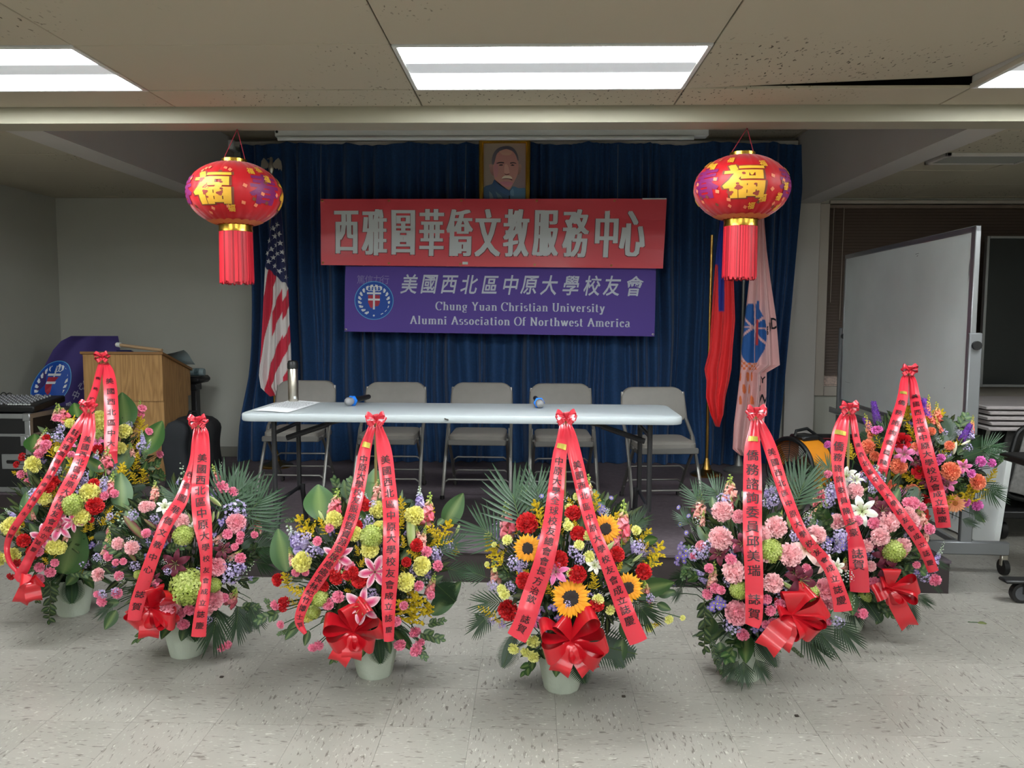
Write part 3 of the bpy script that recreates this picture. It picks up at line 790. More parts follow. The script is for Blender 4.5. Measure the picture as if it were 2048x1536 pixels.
# eagle finial
e = at(543, 345, Y=Yf)
b = MB(); b.lathe([(0, 0), (.016, .004), (.02, .02), (.012, .04), (.02, .07), (.028, .1), (.022, .13), (.013, .15), (.016, .165), (.012, .18), (0, .186)], 14, (e.x, Yf, e.z-.06))
b.add([(e.x-.018, Yf-.005, e.z+.118), (e.x-.035, Yf-.01, e.z+.105), (e.x-.014, Yf-.01, e.z+.104)], [(0, 1, 2)])
b.build('eagle_body', silverm, t)
for sg in (-1, 1):
    b = MB(); n = 9
    out = [(0, .02), (.03, .065), (.055, .088), (.075, .062), (.082, .02), (.080, -.02), (.066, .0), (.055, -.012), (.045, .006), (.034, -.004), (.022, .008), (.0, -.01)]
    vs = [(e.x+sg*(x+.006), Yf-.01+.2*x-dy, e.z+.03+y) for dy in (0, .008) for x, y in out]; k = len(out)
    fs = [tuple(range(k))[::sg], tuple(range(k, 2*k))[::-sg]]+[(i, (i+1) % k, k+(i+1) % k, k+i)[::-sg] for i in range(k)]
    b.add(vs, fs); b.build('wing', silverm, t, False)
# red flag with blue canton
Yf = 6.52
t = thing('red_flag', (at(1420, 945, Y=Yf).x, Yf, ZS), 'red flag with blue canton furled on a brass pole right of the table', 'flag')
pole(t, 1424, 470, Yf, brassm, basew=.125)
RD, BL = lin((226, 44, 48)), lin((22, 50, 150))
def roccol(u, v, py, px):
    if py < 530 and px < 1446: return BL
    if py < 622 and 1437 < px < 1450: return BL
    if py < 560 and px < 1432 and py < 552: return RD if py > 505 and px > 1428-(py-505)*.1 else BL if px < 1436 and py < 568 else RD
    return RD
rows = [(440, 1440, 1458), (500, 1432, 1464), (560, 1427, 1468), (640, 1421, 1471), (700, 1417, 1466), (738, 1407, 1464), (760, 1411, 1460), (795, 1410, 1452), (830, 1420, 1448), (853, 1431, 1438)]
b, fn, edge = drape(rows, Yf-.06, .032, 2.3, roccol, 5, 90, 160, 1.)
b.build('flag_cloth', clothm, t, 'all')
# pale pink flag with a blue and orange emblem
Yf = 6.70
t = thing('pale_pink_flag', (at(1482, 942, Y=Yf).x, Yf, ZS), 'pale pink flag with blue emblem and black letters furled on a grey pole', 'flag')
pole(t, 1490, 470, Yf, greym, basew=.12)
PK, EB, OR_, RD2 = lin((226, 178, 176)), lin((34, 92, 160)), lin((222, 120, 70)), lin((200, 60, 60))
def pkcol(u, v, py, px):
    dx, dy = (px-1505)/26., (py-668)/62.; r = dx*dx+dy*dy
    if 602 < py < 640 and 1514 < px < 1520: return EB
    if r < 1 and py < 726:
        if 1512 < px < 1518 and 640 < py < 690: return RD2
        if abs(dx-.1) < .05 or abs((py-655)-(px-1505)*1.3) < 3 or abs((py-655)+(px-1505)*.9) < 3 or abs(py-655-(px-1505)*.1) < 2: return PK
        return EB
    if 720 < py < 740 and px < 1515 and (int(px/4)+int(py/5)) % 2: return OR_
    if 738 < py < 810 and px < 1508 and sin(px*.55)*sin(py*.13+1) > .35: return OR_
    return PK
rows = [(435, 1514, 1528), (500, 1506, 1533), (565, 1497, 1541), (635, 1489, 1551), (700, 1482, 1556), (730, 1481, 1558), (745, 1480, 1532), (800, 1474, 1531), (850, 1468, 1526), (898, 1466, 1515), (912, 1482, 1500)]
b, fn, edge = drape(rows, Yf-.07, .035, 2.6, pkcol, 8, 100, 240, 2.)
b.build('flag_cloth', clothm, t, 'all')
b = MB()
for ch, x, y, s_ in (('D', 1549, 647, 13), ('v', 1541, 654, 10), ('g', 1533, 661, 10), ('A', 1519, 812, 12), ('W', 1526, 798, 12), ('n', 1521, 776, 8), ('Y', 1527, 760, 9)):
    u, v = inv(edge, x, y); w_ = edge(v)[2]-edge(v)[1]; vs, fs = glyph(ch, .02)
    b = MB(); b.add([fn(min(.99, u+gx*s_*.75/w_), v-gy*s_*1.3/480, .006) for gx, gy in vs], fs); b.build('letter', mat('print_black', (26, 26, 34), .7), t, False)

# ------------------------------------------------------------------ paper lanterns
def lantern(px, py, Y, rpx, ztop, label, seed, kinds):
    c = at(px, py, Y=Y); r = rpx*Y/F; hz = r*.71
    t = thing('red_lantern', (c.x, Y, c.z-hz), label, 'lantern', 'red festival lanterns')
    def S(lon, lat, d=0.):
        rr_ = r+d; return (c.x+rr_*cos(lat)*sin(lon), Y-rr_*cos(lat)*cos(lon), c.z+(hz+d)*sin(lat))
    b = MB(); la = radians(68)
    def body(u, v):
        lon = 2*pi*u; lat = -la+2*la*v; return S(lon, lat, .0022*abs(sin(lon*12))-.002)
    b.grid(body, 144, 30); b.build('lantern_body', mat('lantern_cloth', (196, 16, 28), .5, sheen=.3, trans=.1), t, 'all')
    zt = c.z+hz*sin(la); zb_ = c.z-hz*sin(la)
    b = MB(); b.lathe([(0, .02), (r*.27, .02), (r*.27, -.004), (r*.36, -.006)], 36, (c.x, Y, zt)); b.build('top_ring', goldm, t)
    b = MB(); b.lathe([(r*.345, .012), (r*.355, .0), (r*.35, -.018), (r*.36, -.034), (r*.34, -.038), (0, -.037)], 36, (c.x, Y, zb_)); b.build('bottom_ring', goldm, t)
    # fringe
    rg = random.Random(seed); b = MB(); L_ = 118*Y/F*.88
    for lay in (r*.352, r*.32, r*.27):
        n = 64
        for k in range(n):
            a = 2*pi*k/n+rg.uniform(-.02, .02); ll = L_*rg.uniform(.95, 1.03); w_ = .0042
            pts = []
            sw = rg.uniform(-.01, .01)
            for q in range(4):
                s_ = q/3; rr_ = lay*(1+.04*s_)
                an = a+sw*s_
                pts += [(c.x+rr_*cos(an-w_/lay), Y+rr_*sin(an-w_/lay), zb_-.03-ll*s_), (c.x+rr_*cos(an+w_/lay), Y+rr_*sin(an+w_/lay), zb_-.03-ll*s_)]
            k_ = rg.uniform(.45, 1.1); b.add(pts, [(2*q, 2*q+1, 2*q+3, 2*q+2) for q in range(3)], (.60*k_, .012*k_, .028*k_))
    b.build('fringe', mat('fringe_silk', None, .5, attr=True), t, False, kind='stuff')
    b = MB(); top = (c.x+.02, Y, ztop)
    b.tube([(c.x-r*.24, Y, zt+.018), top], .0022, 5); b.tube([(c.x+r*.24, Y, zt+.018), top], .0022, 5); b.build('hanging_cord', mat('cord_red', (150, 30, 50), .7), t)
    # printed patterns
    GO, PU, TA, BR, DK = lin((226, 170, 50)), lin((122, 28, 92)), lin((226, 128, 90)), lin((120, 62, 40)), lin((150, 60, 50))
    b = MB()
    def blob(lon, lat, a_, e_, col, d, n=18, rot=0, wob=.0, k=3):
        vs = [S(lon, lat, d)]
        for i in range(n):
            q = 2*pi*i/n; rr_ = 1+wob*sin(k*q+lon*9); x, y = a_*rr_*cos(q), e_*rr_*sin(q)
            vs.append(S(lon+(x*cos(rot)-y*sin(rot)), lat+(x*sin(rot)+y*cos(rot)), d))
        b.add(vs, [(0, i+1, (i+1) % n+1) for i in range(n)], col)
    def gl(ch, lon, lat, s_, col, d, bold=.02, rot=0.):
        vs, fs = glyph(ch, bold); b.add([S(lon+s_*(x*cos(rot)-y*sin(rot)), lat+1.25*s_*(x*sin(rot)+y*cos(rot)), d) for x, y in vs], fs, col)
    base = kinds[0]
    for off in (0, pi*2/3, pi*4/3):
        L0 = base+off
        for q, sh in enumerate((-.045, -.015, .015, .045)):
            gl('福', L0+sh*1.5, .02, .80, BR, .0012+.0002*q, .02)
            gl('福', L0+sh, .02, .76, GO, .0026+.0002*q, .01)
        for q in range(7):
            blob(L0+rg.uniform(-.3, .3), rg.uniform(-.35, .3), .07, .06, GO if q % 2 else DK, .0034, 14, rg.uniform(0, 3), .25, 3)
        for q in range(4): blob(L0+rg.uniform(-.25, .25), rg.uniform(-.3, .25), .035, .03, DK, .0042, 12)
        gl('春', L0+pi/3+.12, .05, .7, PU, .0018, .02); gl('春', L0+pi/3+.16, .05, .7, PU, .0020, .02)
    for k in range(110):
        lon = rg.uniform(0, 2*pi); lat = rg.uniform(-.75, .8); q = rg.random()
        dl = min(abs((lon-base-o+pi) % (2*pi)-pi) for o in (0, pi*2/3, pi*4/3))
        if dl < .5 and abs(lat) < .45: continue
        if q < .22: gl('福', lon, lat, .17, GO, .0044, .02, rg.uniform(-.2, .2))
        else: blob(lon, lat, .055, .07, TA if q < .8 else BR, .003, 4, rg.uniform(0, .6))
    for k in range(60):
        lon = 2*pi*k/60; blob(lon, -1.05+.05*sin(k*2.1), .14, .075, lin((206, 110, 60)), .0018+.0002*(k % 3), 10)
    b.build('printed_pattern', mat('lantern_print', None, .5, attr=True), t, False)
lantern(470, 389, 4.17, 91.5, 2.40, 'red lantern with gold tassel ring hanging beside the top of the american flag', 1, (-.15,))
lantern(1483, 377, 4.17, 91.5, 2.40, 'red lantern with gold tassel ring hanging in front of the pale pink flag', 7, (-.2,))
# ------------------------------------------------------------------ folding table
ty = -.012
def TT(x, y): return V((-1.62+x*cos(ty)-y*sin(ty), 4.365+x*sin(ty)+y*cos(ty)))
TZ = .918; TLN, TDP = 2.435, .63
t = thing('folding_table', (TT(TLN/2, TDP/2).x, TT(TLN/2, TDP/2).y, ZS), 'long white plastic folding table on dark metal legs across the stage', 'table')
def rrect(x0, x1, y0, y1, r, n=6):
    out = []
    for cx_, cy_, a0 in ((x1-r, y1-r, 0), (x0+r, y1-r, 90), (x0+r, y0+r, 180), (x1-r, y0+r, 270)):
        for k in range(n+1): a = radians(a0+90*k/n); out.append((cx_+r*cos(a), cy_+r*sin(a)))
    return out
b = MB(); rings = []
for ins, z in ((.03, TZ-.045), (.004, TZ-.043), (0, TZ-.036), (0, TZ-.010), (.003, TZ-.003), (.010, TZ)):
    rings.append([(TT(x, y).x, TT(x, y).y, z) for x, y in rrect(ins, TLN-ins, ins, TDP-ins, .075-ins*.5)])
n = len(rings[0])
b.add([p for r_ in rings for p in r_], [(i*n+k, i*n+(k+1) % n, (i+1)*n+(k+1) % n, (i+1)*n+k) for i in range(5) for k in range(n)]+[tuple(5*n+k for k in range(n)), tuple(range(n))[::-1]])
b.build('tabletop', mat('table_white', (178, 186, 188), .38, bump=.25, bscale=260, var=.02), t)
for sx_, xg, xin in ((1, .17, .62), (-1, TLN-.17, TLN-.62)):
    b = MB()
    for yy, fy in ((.09, -.0), (TDP-.09, 0)):
        a = TT(xg, yy); b.tube([(a.x, a.y, TZ-.04), (a.x, a.y, ZS+.20)], .0145, 8)
    for zz in (ZS+.62, ZS+.22):
        p, q = TT(xg, .09), TT(xg, TDP-.09); b.tube([(p.x, p.y, zz), (q.x, q.y, zz)], .012, 8)
    b.build('leg_frame', darkm, t)
    for yy, d in ((.09, -1), (TDP-.09, 1)):
        pts = [(0, .24), (0, .20), (.02*d, .15), (.045*d, .09), (.055*d, .03), (.055*d, 0)]
        b = MB(); b.tube([(TT(xg+.02*sx_, yy+dy).x, TT(xg, yy+dy).y, ZS+z) for dy, z in pts], .016, 8); b.build('foot', darkm, t)
    p, q = TT(xg, TDP/2), TT(xin, TDP/2)
    b = MB(); b.tube([(q.x, q.y, TZ-.045), (p.x+(q.x-p.x)*.45, q.y, TZ-.045+(ZS+.62-TZ)*.50)], .011, 8)
    b.tube([(p.x+(q.x-p.x)*.55, q.y, TZ-.045+(ZS+.62-TZ)*.42), (p.x, p.y, ZS+.56)], .016, 8); b.build('brace', darkm, t)
b = MB(); a = at(893, 838, Y=4.36); b.box((a.x-.010, 4.345+.0, a.z-.004), (a.x+.012, 4.352, a.z+.004)); b.v = [(x, y, z-.3*(x-a.x)) for x, y, z in b.v]; b.build('scuff_mark', mat('scuff', (70, 70, 66), .8), t)

# ------------------------------------------------------------------ folding chairs
padm = mat('grey_vinyl', (120, 116, 110), .55, var=.05, vscale=18)
chm = mat('chair_frame', (124, 122, 118), .35, metal=.55)
chd = mat('chair_frame_dark', (112, 110, 106), .4, metal=.4)
def chair(x, y, rz, label):
    t = thing('folding_chair', (0, 0, 0), label, 'chair', 'grey folding chairs behind the table')
    W = .225
    # back: padded panel with rounded top corners
    def panel(w_, z0, z1, r, yb, th, lean, name, m):
        out = []
        for cx_, cz, a0 in ((w_-r, z1-r, 0), (-w_+r, z1-r, 90), (-w_+r*.4, z0+r*.4, 180), (w_-r*.4, z0+r*.4, 270)):
            q = r if cz > (z0+z1)/2 else r*.4
            for k in range(7): a = radians(a0+15*k); out.append((cx_+q*cos(a), cz+q*sin(a)))
        rings = []
        for ins, dy in ((.0, th), (.0, .006), (.004, .0), (.012, -.004)):
            k = 1-ins/w_
            rings.append([(x_*k, yb+lean*(z-z0)+dy-.02*(1-(x_/w_)**2)*0-(.012*(x_/w_)**2), z0+(z-z0-(z1-z0)/2)*k+(z1-z0)/2) for x_, z in out])
        n = len(out); b = MB()
        b.add([p for r_ in rings for p in r_], [(i*n+k, (i+1)*n+k, (i+1)*n+(k+1) % n, i*n+(k+1) % n) for i in range(3) for k in range(n)]+[tuple(3*n+k for k in range(n))[::-1], tuple(range(n))])
        b.build(name, m, t)
    panel(.228, .545, .775, .085, .19, .028, .26, 'backrest', padm)
    # seat pad
    b = MB(); rings = []
    for ins, z in ((.012, .40), (0, .405), (0, .435), (.012, .448), (.05, .452)):
        rings.append([(x_, y_-.0, z) for x_, y_ in rrect(-.195+ins, .195-ins, -.20+ins, .19-ins, .05)])
    n = len(rings[0]); b.add([p for r_ in rings for p in r_], [(i*n+k, i*n+(k+1) % n, (i+1)*n+(k+1) % n, (i+1)*n+k) for i in range(4) for k in range(n)]+[tuple(4*n+k for k in range(n)), tuple(range(n))[::-1]])
    b.build('seat', padm, t)
    b = MB(); b.box((-.20, -.205, .372), (.20, -.19, .412), .004); b.box((-.205, -.20, .372), (-.19, .18, .405), .004); b.box((.19, -.20, .372), (.205, .18, .405), .004); b.build('seat_frame', chd, t)
    for sg in (-1, 1):
        # front leg runs up to the back
        b = MB(); b.tube([(sg*.237, -.235, 0), (sg*.232, -.10, .25), (sg*.228, .02, .45), (sg*.226, .19, .56), (sg*.215, .245, .74)], .0125, 8); b.build('leg', chm, t)
        b = MB(); b.tube([(sg*.205, .27, 0), (sg*.205, .10, .20), (sg*.205, -.10, .40)], .0115, 8); b.build('leg', chd, t)
        b = MB(); b.box((sg*.216-.006, -.01, .36), (sg*.216+.006, .03, .47), .003); b.build('hinge_bracket', chm, t)
        b = MB(); b.lathe([(0, 0), (.016, 0), (.0155, .022), (.012, .025)], 10, (sg*.237, -.235, 0)); b.lathe([(0, 0), (.015, 0), (.0145, .022), (.012, .025)], 10, (sg*.205, .27, 0)); b.build('foot_cap', blackm, t, kind='stuff')
    def rung(y0, z0, w_, rr_, drop, name):
        b = MB(); b.tube([(-w_, y0-.0, z0-drop), (-w_+.004, y0, z0-drop*.4), (-w_+.03, y0, z0), (w_-.03, y0, z0), (w_-.004, y0, z0-drop*.4), (w_, y0, z0-drop)], rr_, 7); b.build(name, chm, t)
    rung(-.17, .125, .232, .007, .05, 'stretcher'); rung(.19, .125, .205, .007, .05, 'stretcher'); rung(.12, .235, .20, .007, .05, 'stretcher')
    return t
cl = ['grey folding chair furthest left behind the table, behind the steel thermos', 'second grey folding chair from the flag end, behind the black microphone handle',
      'middle grey folding chair behind the table, nothing in front of it', 'grey folding chair directly behind the upright facing microphone', 'grey folding chair standing out past the right end of the table']
cxs = [(600, 6.12), (784, 6.02), (959, 6.02), (1124, 5.98), (1319, 5.72)]
t0 = None
for k, ((px, Y), lb) in enumerate(zip(cxs, cl)):
    p = at(px, 900, Y=Y-.22)
    if t0 is None: t0 = chair(0, 0, 0, lb); o = t0
    else: o = relabel_tree(t0, (0, 0, 0), lb)
    o.location = (p.x, Y-.26, ZS+.0095); o.rotation_euler = (0, 0, (0, 0, -.02, .03, .10)[k])

# ------------------------------------------------------------------ things on the table
a = at(587, 803, Z=TZ)
t = thing('thermos', (a.x, a.y, TZ), 'tall brushed steel thermos with black lid on the left of the table', 'thermos')
Rk = a.y/F; r = 10.2*Rk; hh = (803-720)*Rk*1.0
b = MB(); b.lathe([(0, 0), (r*.95, 0), (r, .006), (r, hh*.80), (r*.97, hh*.805), (0, hh*.81)], 28, (a.x, a.y, TZ)); b.build('body', steelm, t)
b = MB(); b.lathe([(r*.97, hh*.80), (r*1.07, hh*.81), (r*1.07, hh*.93), (r*1.0, hh*.945), (r*.96, hh*.985), (r*.7, hh), (0, hh)], 28, (a.x, a.y, TZ)); b.build('lid', blackm, t)
b = MB(); b.box((a.x+r*.35, a.y-r*1.02, TZ+.02), (a.x+r*.75, a.y-r*.7, TZ+.035)); b.build('care_tag', whitem, t)
# sheets of paper
Z_ = TZ+.0012
q = [at(507, 822, Z=Z_), at(575, 826, Z=Z_), at(642, 805, Z=Z_), at(582, 800, Z=Z_)]
t = thing('paper_sheet', (q[0]+q[2])/2, 'white printed sheets of paper lying on the table left end', 'paper')
b = MB(); b.grid(lambda u, v: ((q[0]*(1-u)+q[1]*u)*(1-v)+(q[3]*(1-u)+q[2]*u)*v)+V((0, 0, .002+.004*max(0, .5-v)*sin(pi*u))), 8, 8); b.build('sheet', mat('paper', (232, 234, 236), .7), t)
b = MB(); rg = random.Random(4)
for k in range(9):
    v = .35+.065*k; x = .08
    while x < .88:
        w_ = rg.uniform(.03, .1)
        P = lambda u_, v_: ((q[0]*(1-u_)+q[1]*u_)*(1-v_)+(q[3]*(1-u_)+q[2]*u_)*v_)+V((0, 0, .0034+.004*max(0, .5-v_)*sin(pi*u_)))
        b.add([P(x, v), P(x+w_, v), P(x+w_, v+.02), P(x, v+.02)], [(0, 1, 2, 3)]); x += w_+.02
b.build('printed_lines', mat('ink_grey', (140, 142, 148), .7), t, False)
# microphones
blue = mat('blue_plastic', (20, 120, 226), .4)
mesh_silver = mat('mic_grille', (170, 170, 172), .4, metal=.7, bump=.8, bscale=1500)
def mic(px, py, ang, label):
    a = at(px, py, Z=TZ+.030); t = thing('microphone', (a.x, a.y, TZ), label, 'microphone', 'microphones on the table')
    M = Matrix.Translation(a) @ Matrix.Rotation(ang, 4, 'Z') @ Matrix.Rotation(-pi/2, 4, 'X')   # +Z of the mic points away (+Y)
    b = MB(); b.lathe([(0, -.026), (.012, -.023), (.021, -.013), (.0255, 0), (.0245, .010), (.0255, .014), (.022, .03), (.019, .036)], 22, M=M); b.build('grille_head', mesh_silver, t)
    b = MB(); pr = [(.0195, .034), (.033, .036), (.034, .046), (.0195, .05)]; b.lathe(pr, 6, M=M); b.lathe([(.0195, .03), (.0225, .034), (.0225, .058), (.0195, .06)], 20, M=M); b.build('anti_roll_ring', blue, t, False)
    b = MB(); b.lathe([(.019, .036), (.0185, .06), (.0165, .12), (.0155, .20), (.014, .225), (0, .227)], 20, M=M @ Matrix.Rotation(.04, 4, 'X')); b.build('handle', blackm, t)
mic(697, 803, -.36, 'black microphone with blue ring lying sideways near the thermos')
mic(1080, 807, .12, 'black microphone with blue ring pointing its silver head at the viewer')

# ------------------------------------------------------------------ lectern and what lies on it
def wood_mat():
    m = bpy.data.materials.new('oak_veneer'); m.use_nodes = True; nt = m.node_tree; L = nt.links; N = nt.nodes.new
    b = nt.nodes['Principled BSDF']; b.inputs['Roughness'].default_value = .42
    tc = N('ShaderNodeTexCoord'); mp = N('ShaderNodeMapping'); mp.inputs['Scale'].default_value = (7, 7, .8); L.new(tc.outputs['Object'], mp.inputs[0])
    n = N('ShaderNodeTexNoise'); n.inputs['Scale'].default_value = 1.1; n.inputs['Detail'].default_value = 2; L.new(mp.outputs[0], n.inputs['Vector'])
    mm = N('ShaderNodeMath'); mm.operation = 'MULTIPLY'; mm.inputs[1].default_value = 14; L.new(n.outputs['Fac'], mm.inputs[0])
    fr_ = N('ShaderNodeMath'); fr_.operation = 'PINGPONG'; fr_.inputs[1].default_value = .5; L.new(mm.outputs[0], fr_.inputs[0])
    mp2 = N('ShaderNodeMapping'); mp2.inputs['Scale'].default_value = (160, 160, 5); L.new(tc.outputs['Object'], mp2.inputs[0])
    n2 = N('ShaderNodeTexNoise'); n2.inputs['Scale'].default_value = 1; L.new(mp2.outputs[0], n2.inputs['Vector'])
    r = N('ShaderNodeMath'); r.operation = 'MULTIPLY_ADD'; r.inputs[1].default_value = .9; L.new(n2.outputs['Fac'], r.inputs[0]); L.new(fr_.outputs[0], r.inputs[2])
    cr = N('ShaderNodeValToRGB'); L.new(r.outputs[0], cr.inputs[0])
    e = cr.color_ramp.elements; e[0].position = .3; e[0].color = (*lin((148, 108, 62)), 1); e[1].position = .95; e[1].color = (*lin((184, 142, 90)), 1)
    L.new(cr.outputs[0], b.inputs['Base Color']); return m
oak = wood_mat(); oakd = mat('oak_edge', (138, 100, 58), .5)
Yl = 6.1; xl_ = at(167, 750, Y=Yl).x; xr_ = at(325, 750, Y=Yl).x
zt = at(250, 708, Y=Yl).z; zm = at(250, 802, Y=Yl).z; zb2 = at(383, 740, Y=Yl+.5).z
t = thing('lectern', ((xl_+xr_)/2, Yl+.25, ZS), 'light oak lectern with sloping top standing at the left of the stage', 'lectern')
b = MB(); x0, x1, y0, y1 = xl_, xr_, Yl, Yl+.5
b.add([(x0, y0, zm), (x1, y0, zm), (x1, y0, zt), (x0, y0, zt)], [(0, 1, 2, 3)]); b.build('front_panel', oak, t, False)
b = MB(); b.add([(x1, y0, zm), (x1, y1, zm), (x1, y1, zb2), (x1, y0, zt), (x1-.018, y0, zm), (x1-.018, y1, zm), (x1-.018, y1, zb2), (x1-.018, y0, zt)], [(0, 1, 2, 3), (7, 6, 5, 4), (0, 4, 5, 1), (1, 5, 6, 2)])
b.build('side_panel', oak, t, False)
b = MB(); b.add([(x0, y0, zm), (x0, y1, zm), (x0, y1, zb2), (x0, y0, zt)], [(3, 2, 1, 0)]); b.add([(x0, y0, zm), (x1, y0, zm), (x1, y1, zm), (x0, y1, zm)], [(3, 2, 1, 0)]); b.build('side_panel', oak, t, False)
b = MB(); o_ = .014; b.add([(x0-o_, y0-o_, zt), (x1+o_, y0-o_, zt), (x1+o_, y1+o_, zb2-.005), (x0-o_, y1+o_, zb2-.005), (x0-o_, y0-o_, zt+.018), (x1+o_, y0-o_, zt+.018), (x1+o_, y1+o_, zb2+.015), (x0-o_, y1+o_, zb2+.015)], [(3, 2, 1, 0), (4, 5, 6, 7), (0, 1, 5, 4), (1, 2, 6, 5), (2, 3, 7, 6), (3, 0, 4, 7)])
b.build('sloping_top', oakd, t, False)
b = MB(); b.box((x0+.05, y0+.012, ZS+.03), (x1-.001, y1-.05, zm)); b.build('pedestal', oak, t, False)
b = MB(); b.box((x0+.03, y0+.0, ZS), (x1+.01, y1-.03, ZS+.03), .003); b.build('base', oakd, t, False)
# wooden flag stick, papers, phone on the lectern top
def onlect(px, py, up=.0):
    """point on the plane of the sloping top"""
    n = V((0, -(zb2-zt), .5)).normalized(); p0_ = V((x0, y0, zt+.018)); r_ = ray(px, py)
    return CAM+r_*((p0_-CAM).dot(n)/r_.dot(n))+V((0, 0, up))
a, c = at(232, 689, Y=6.2), at(324, 701, Y=6.12)
t = thing('wooden_stick', a, 'pale wooden stick lying across the lectern top with white tie', 'stick')
b = MB(); b.tube([a, c], .013, 8); b.build('rod', mat('pale_wood', (176, 146, 112), .6), t)
b = MB(); b.tube([a+(c-a)*.02, a+(c-a)*.1], .019, 8); b.build('tie', whitem, t)
t = thing('book', (x0+.38, y0+.2, zt), 'dark blue book lying on the lectern behind the wooden stick', 'book')
sl = math.atan2(zb2-zt, .5)
M = Matrix.Translation((at(270, 697, Y=6.35).x, 6.35, zt+.018+(zb2-zt)*.5)) @ Matrix.Rotation(sl, 4, 'X')
b = MB(); b.box((-.13, -.09, .002), (.11, .10, .022), .003, M=M); b.box((-.12, -.085, .022), (.0, .02, .06), .004, M=M); b.build('cover', mat('book_blue', (36, 44, 104), .5), t)
b = MB(); b.box((-.127, -.093, .005), (.107, -.088, .019), M=M); b.build('pages', whitem, t)
t = thing('clear_sheet', (x1-.1, y0+.3, zt), 'curled clear plastic sheets at the right of the lectern top', 'sheet')
M = Matrix.Translation((x1-.09, y0+.30, zt+.022+(zb2-zt)*.6)) @ Matrix.Rotation(sl, 4, 'X')
b = MB(); b.grid(lambda u, v: M @ V((-.13+.3*u, -.12+.24*v, .012+.05*u*u*(1-v)+.01*sin(5*v))), 8, 6); b.build('sheet', mat('clear_film', (150, 172, 178), .2), t)

# keyboard on a stand behind the lectern
t = thing('keyboard_stand', (at(395, 800, Y=6.8).x, 6.8, ZS), 'black keyboard on a stand poking out behind the lectern', 'keyboard')
p = at(408, 752, Y=6.8); q2 = at(386, 752, Y=6.8)
b = MB(); b.box((p.x-.45, 6.70, p.z-.06), (p.x, 6.95, p.z+.0), .02); b.build('keyboard_body', blackm, t)
b = MB()
b.box((at(386, 800, Y=6.8).x, 6.76, ZS), (at(397, 800, Y=6.8).x, 6.84, p.z-.05), .006); b.box((p.x-.42, 6.76, ZS), (p.x-.37, 6.84, p.z-.05), .006)
b.box((at(386, 770, Y=6.8).x-.1, 6.74, p.z-.12), (at(398, 770, Y=6.8).x, 6.86, p.z-.05), .006); b.build('stand', darkm, t)
p3 = at(398, 741, Y=6.75)
t = thing('water_bottle', (p3.x, 6.75, p.z), 'clear plastic water bottle lying on the black keyboard end', 'bottle')
M = Matrix.Translation((p3.x-.05, 6.75, p.z+.037)) @ Matrix.Rotation(pi/2, 4, 'Y')
b = MB(); b.lathe([(0, -.04), (.030, -.036), (.033, -.03), (.033, .0), (.0315, .01), (.033, .02), (.033, .08), (.03, .095), (0, .096)], 18, M=M); b.build('body', mat('bottle_clear', (130, 146, 150), .2), t)
b = MB(); b.lathe([(.0335, .02), (.0335, .06)], 18, M=M); b.build('label_band', mat('bottle_label', (70, 90, 96), .5, var=.5, vscale=60), t)

# backpack
Yp = 5.95
a = at(383, 952, Y=Yp); wz = lambda y: at(383, y, Y=Yp).z
t = thing('backpack', (a.x, Yp, ZS), 'black backpack standing against the lectern behind a flower basket', 'backpack')
def pack(nm, m, xa, xb, yf, yb, z0, z1, rnd_=.35):
    b = MB(); nu, nv = 28, 16; cx_, cy_ = (xa+xb)/2, (yf+yb)/2; hx, hy = (xb-xa)/2, (yb-yf)/2
    def fn(u, v):
        a_ = 2*pi*u; e = .45; ca, sa = cos(a_), sin(a_)
        x_ = math.copysign(abs(ca)**e, ca); y_ = math.copysign(abs(sa)**e, sa)
        tt = v; k = 1-max(0, (tt-.72)/.28)**2.2*.62; k *= 1-.06*(1-tt)**3
        if tt > .985: k *= .25
        return (cx_+hx*x_*k+.01*sin(9*tt), cy_+hy*y_*k, z0+(z1-z0)*(1-(1-tt)**1.15))
    b.grid(fn, nu, nv); k = len(b.v); b.v.append((cx_, cy_, z1)); b.c.append((1, 1, 1))
    b.f += [((i*(nv+1)+nv), ((i+1)*(nv+1)+nv), k) for i in range(nu)]; b.m += [0]*nu
    return b.build(nm, m, t, 'all')
X = lambda px: at(px, 880, Y=Yp).x
pack('main_body', blackfab, X(337), X(432), Yp-.06, Yp+.16, ZS, wz(830))
pack('front_pocket', mat('charcoal_fabric', (40, 43, 47), .85, bump=.4, bscale=900), X(338), X(385), Yp-.13, Yp-.02, ZS+.01, wz(838))
b = MB(); zt_ = wz(830); b.tube([(X(375), Yp+.02, zt_-.01), (X(378), Yp+.02, zt_+.025), (X(392), Yp+.02, zt_+.025), (X(397), Yp+.02, zt_-.01)], .008, 6); b.build('top_handle', blackfab, t)
b = MB(); b.tube([(X(385), Yp-.075, wz(842)), (X(400), Yp-.085, wz(870)), (X(404), Yp-.09, wz(910)), (X(402), Yp-.09, wz(945))], .012, 6); b.build('shoulder_strap', blackfab, t)

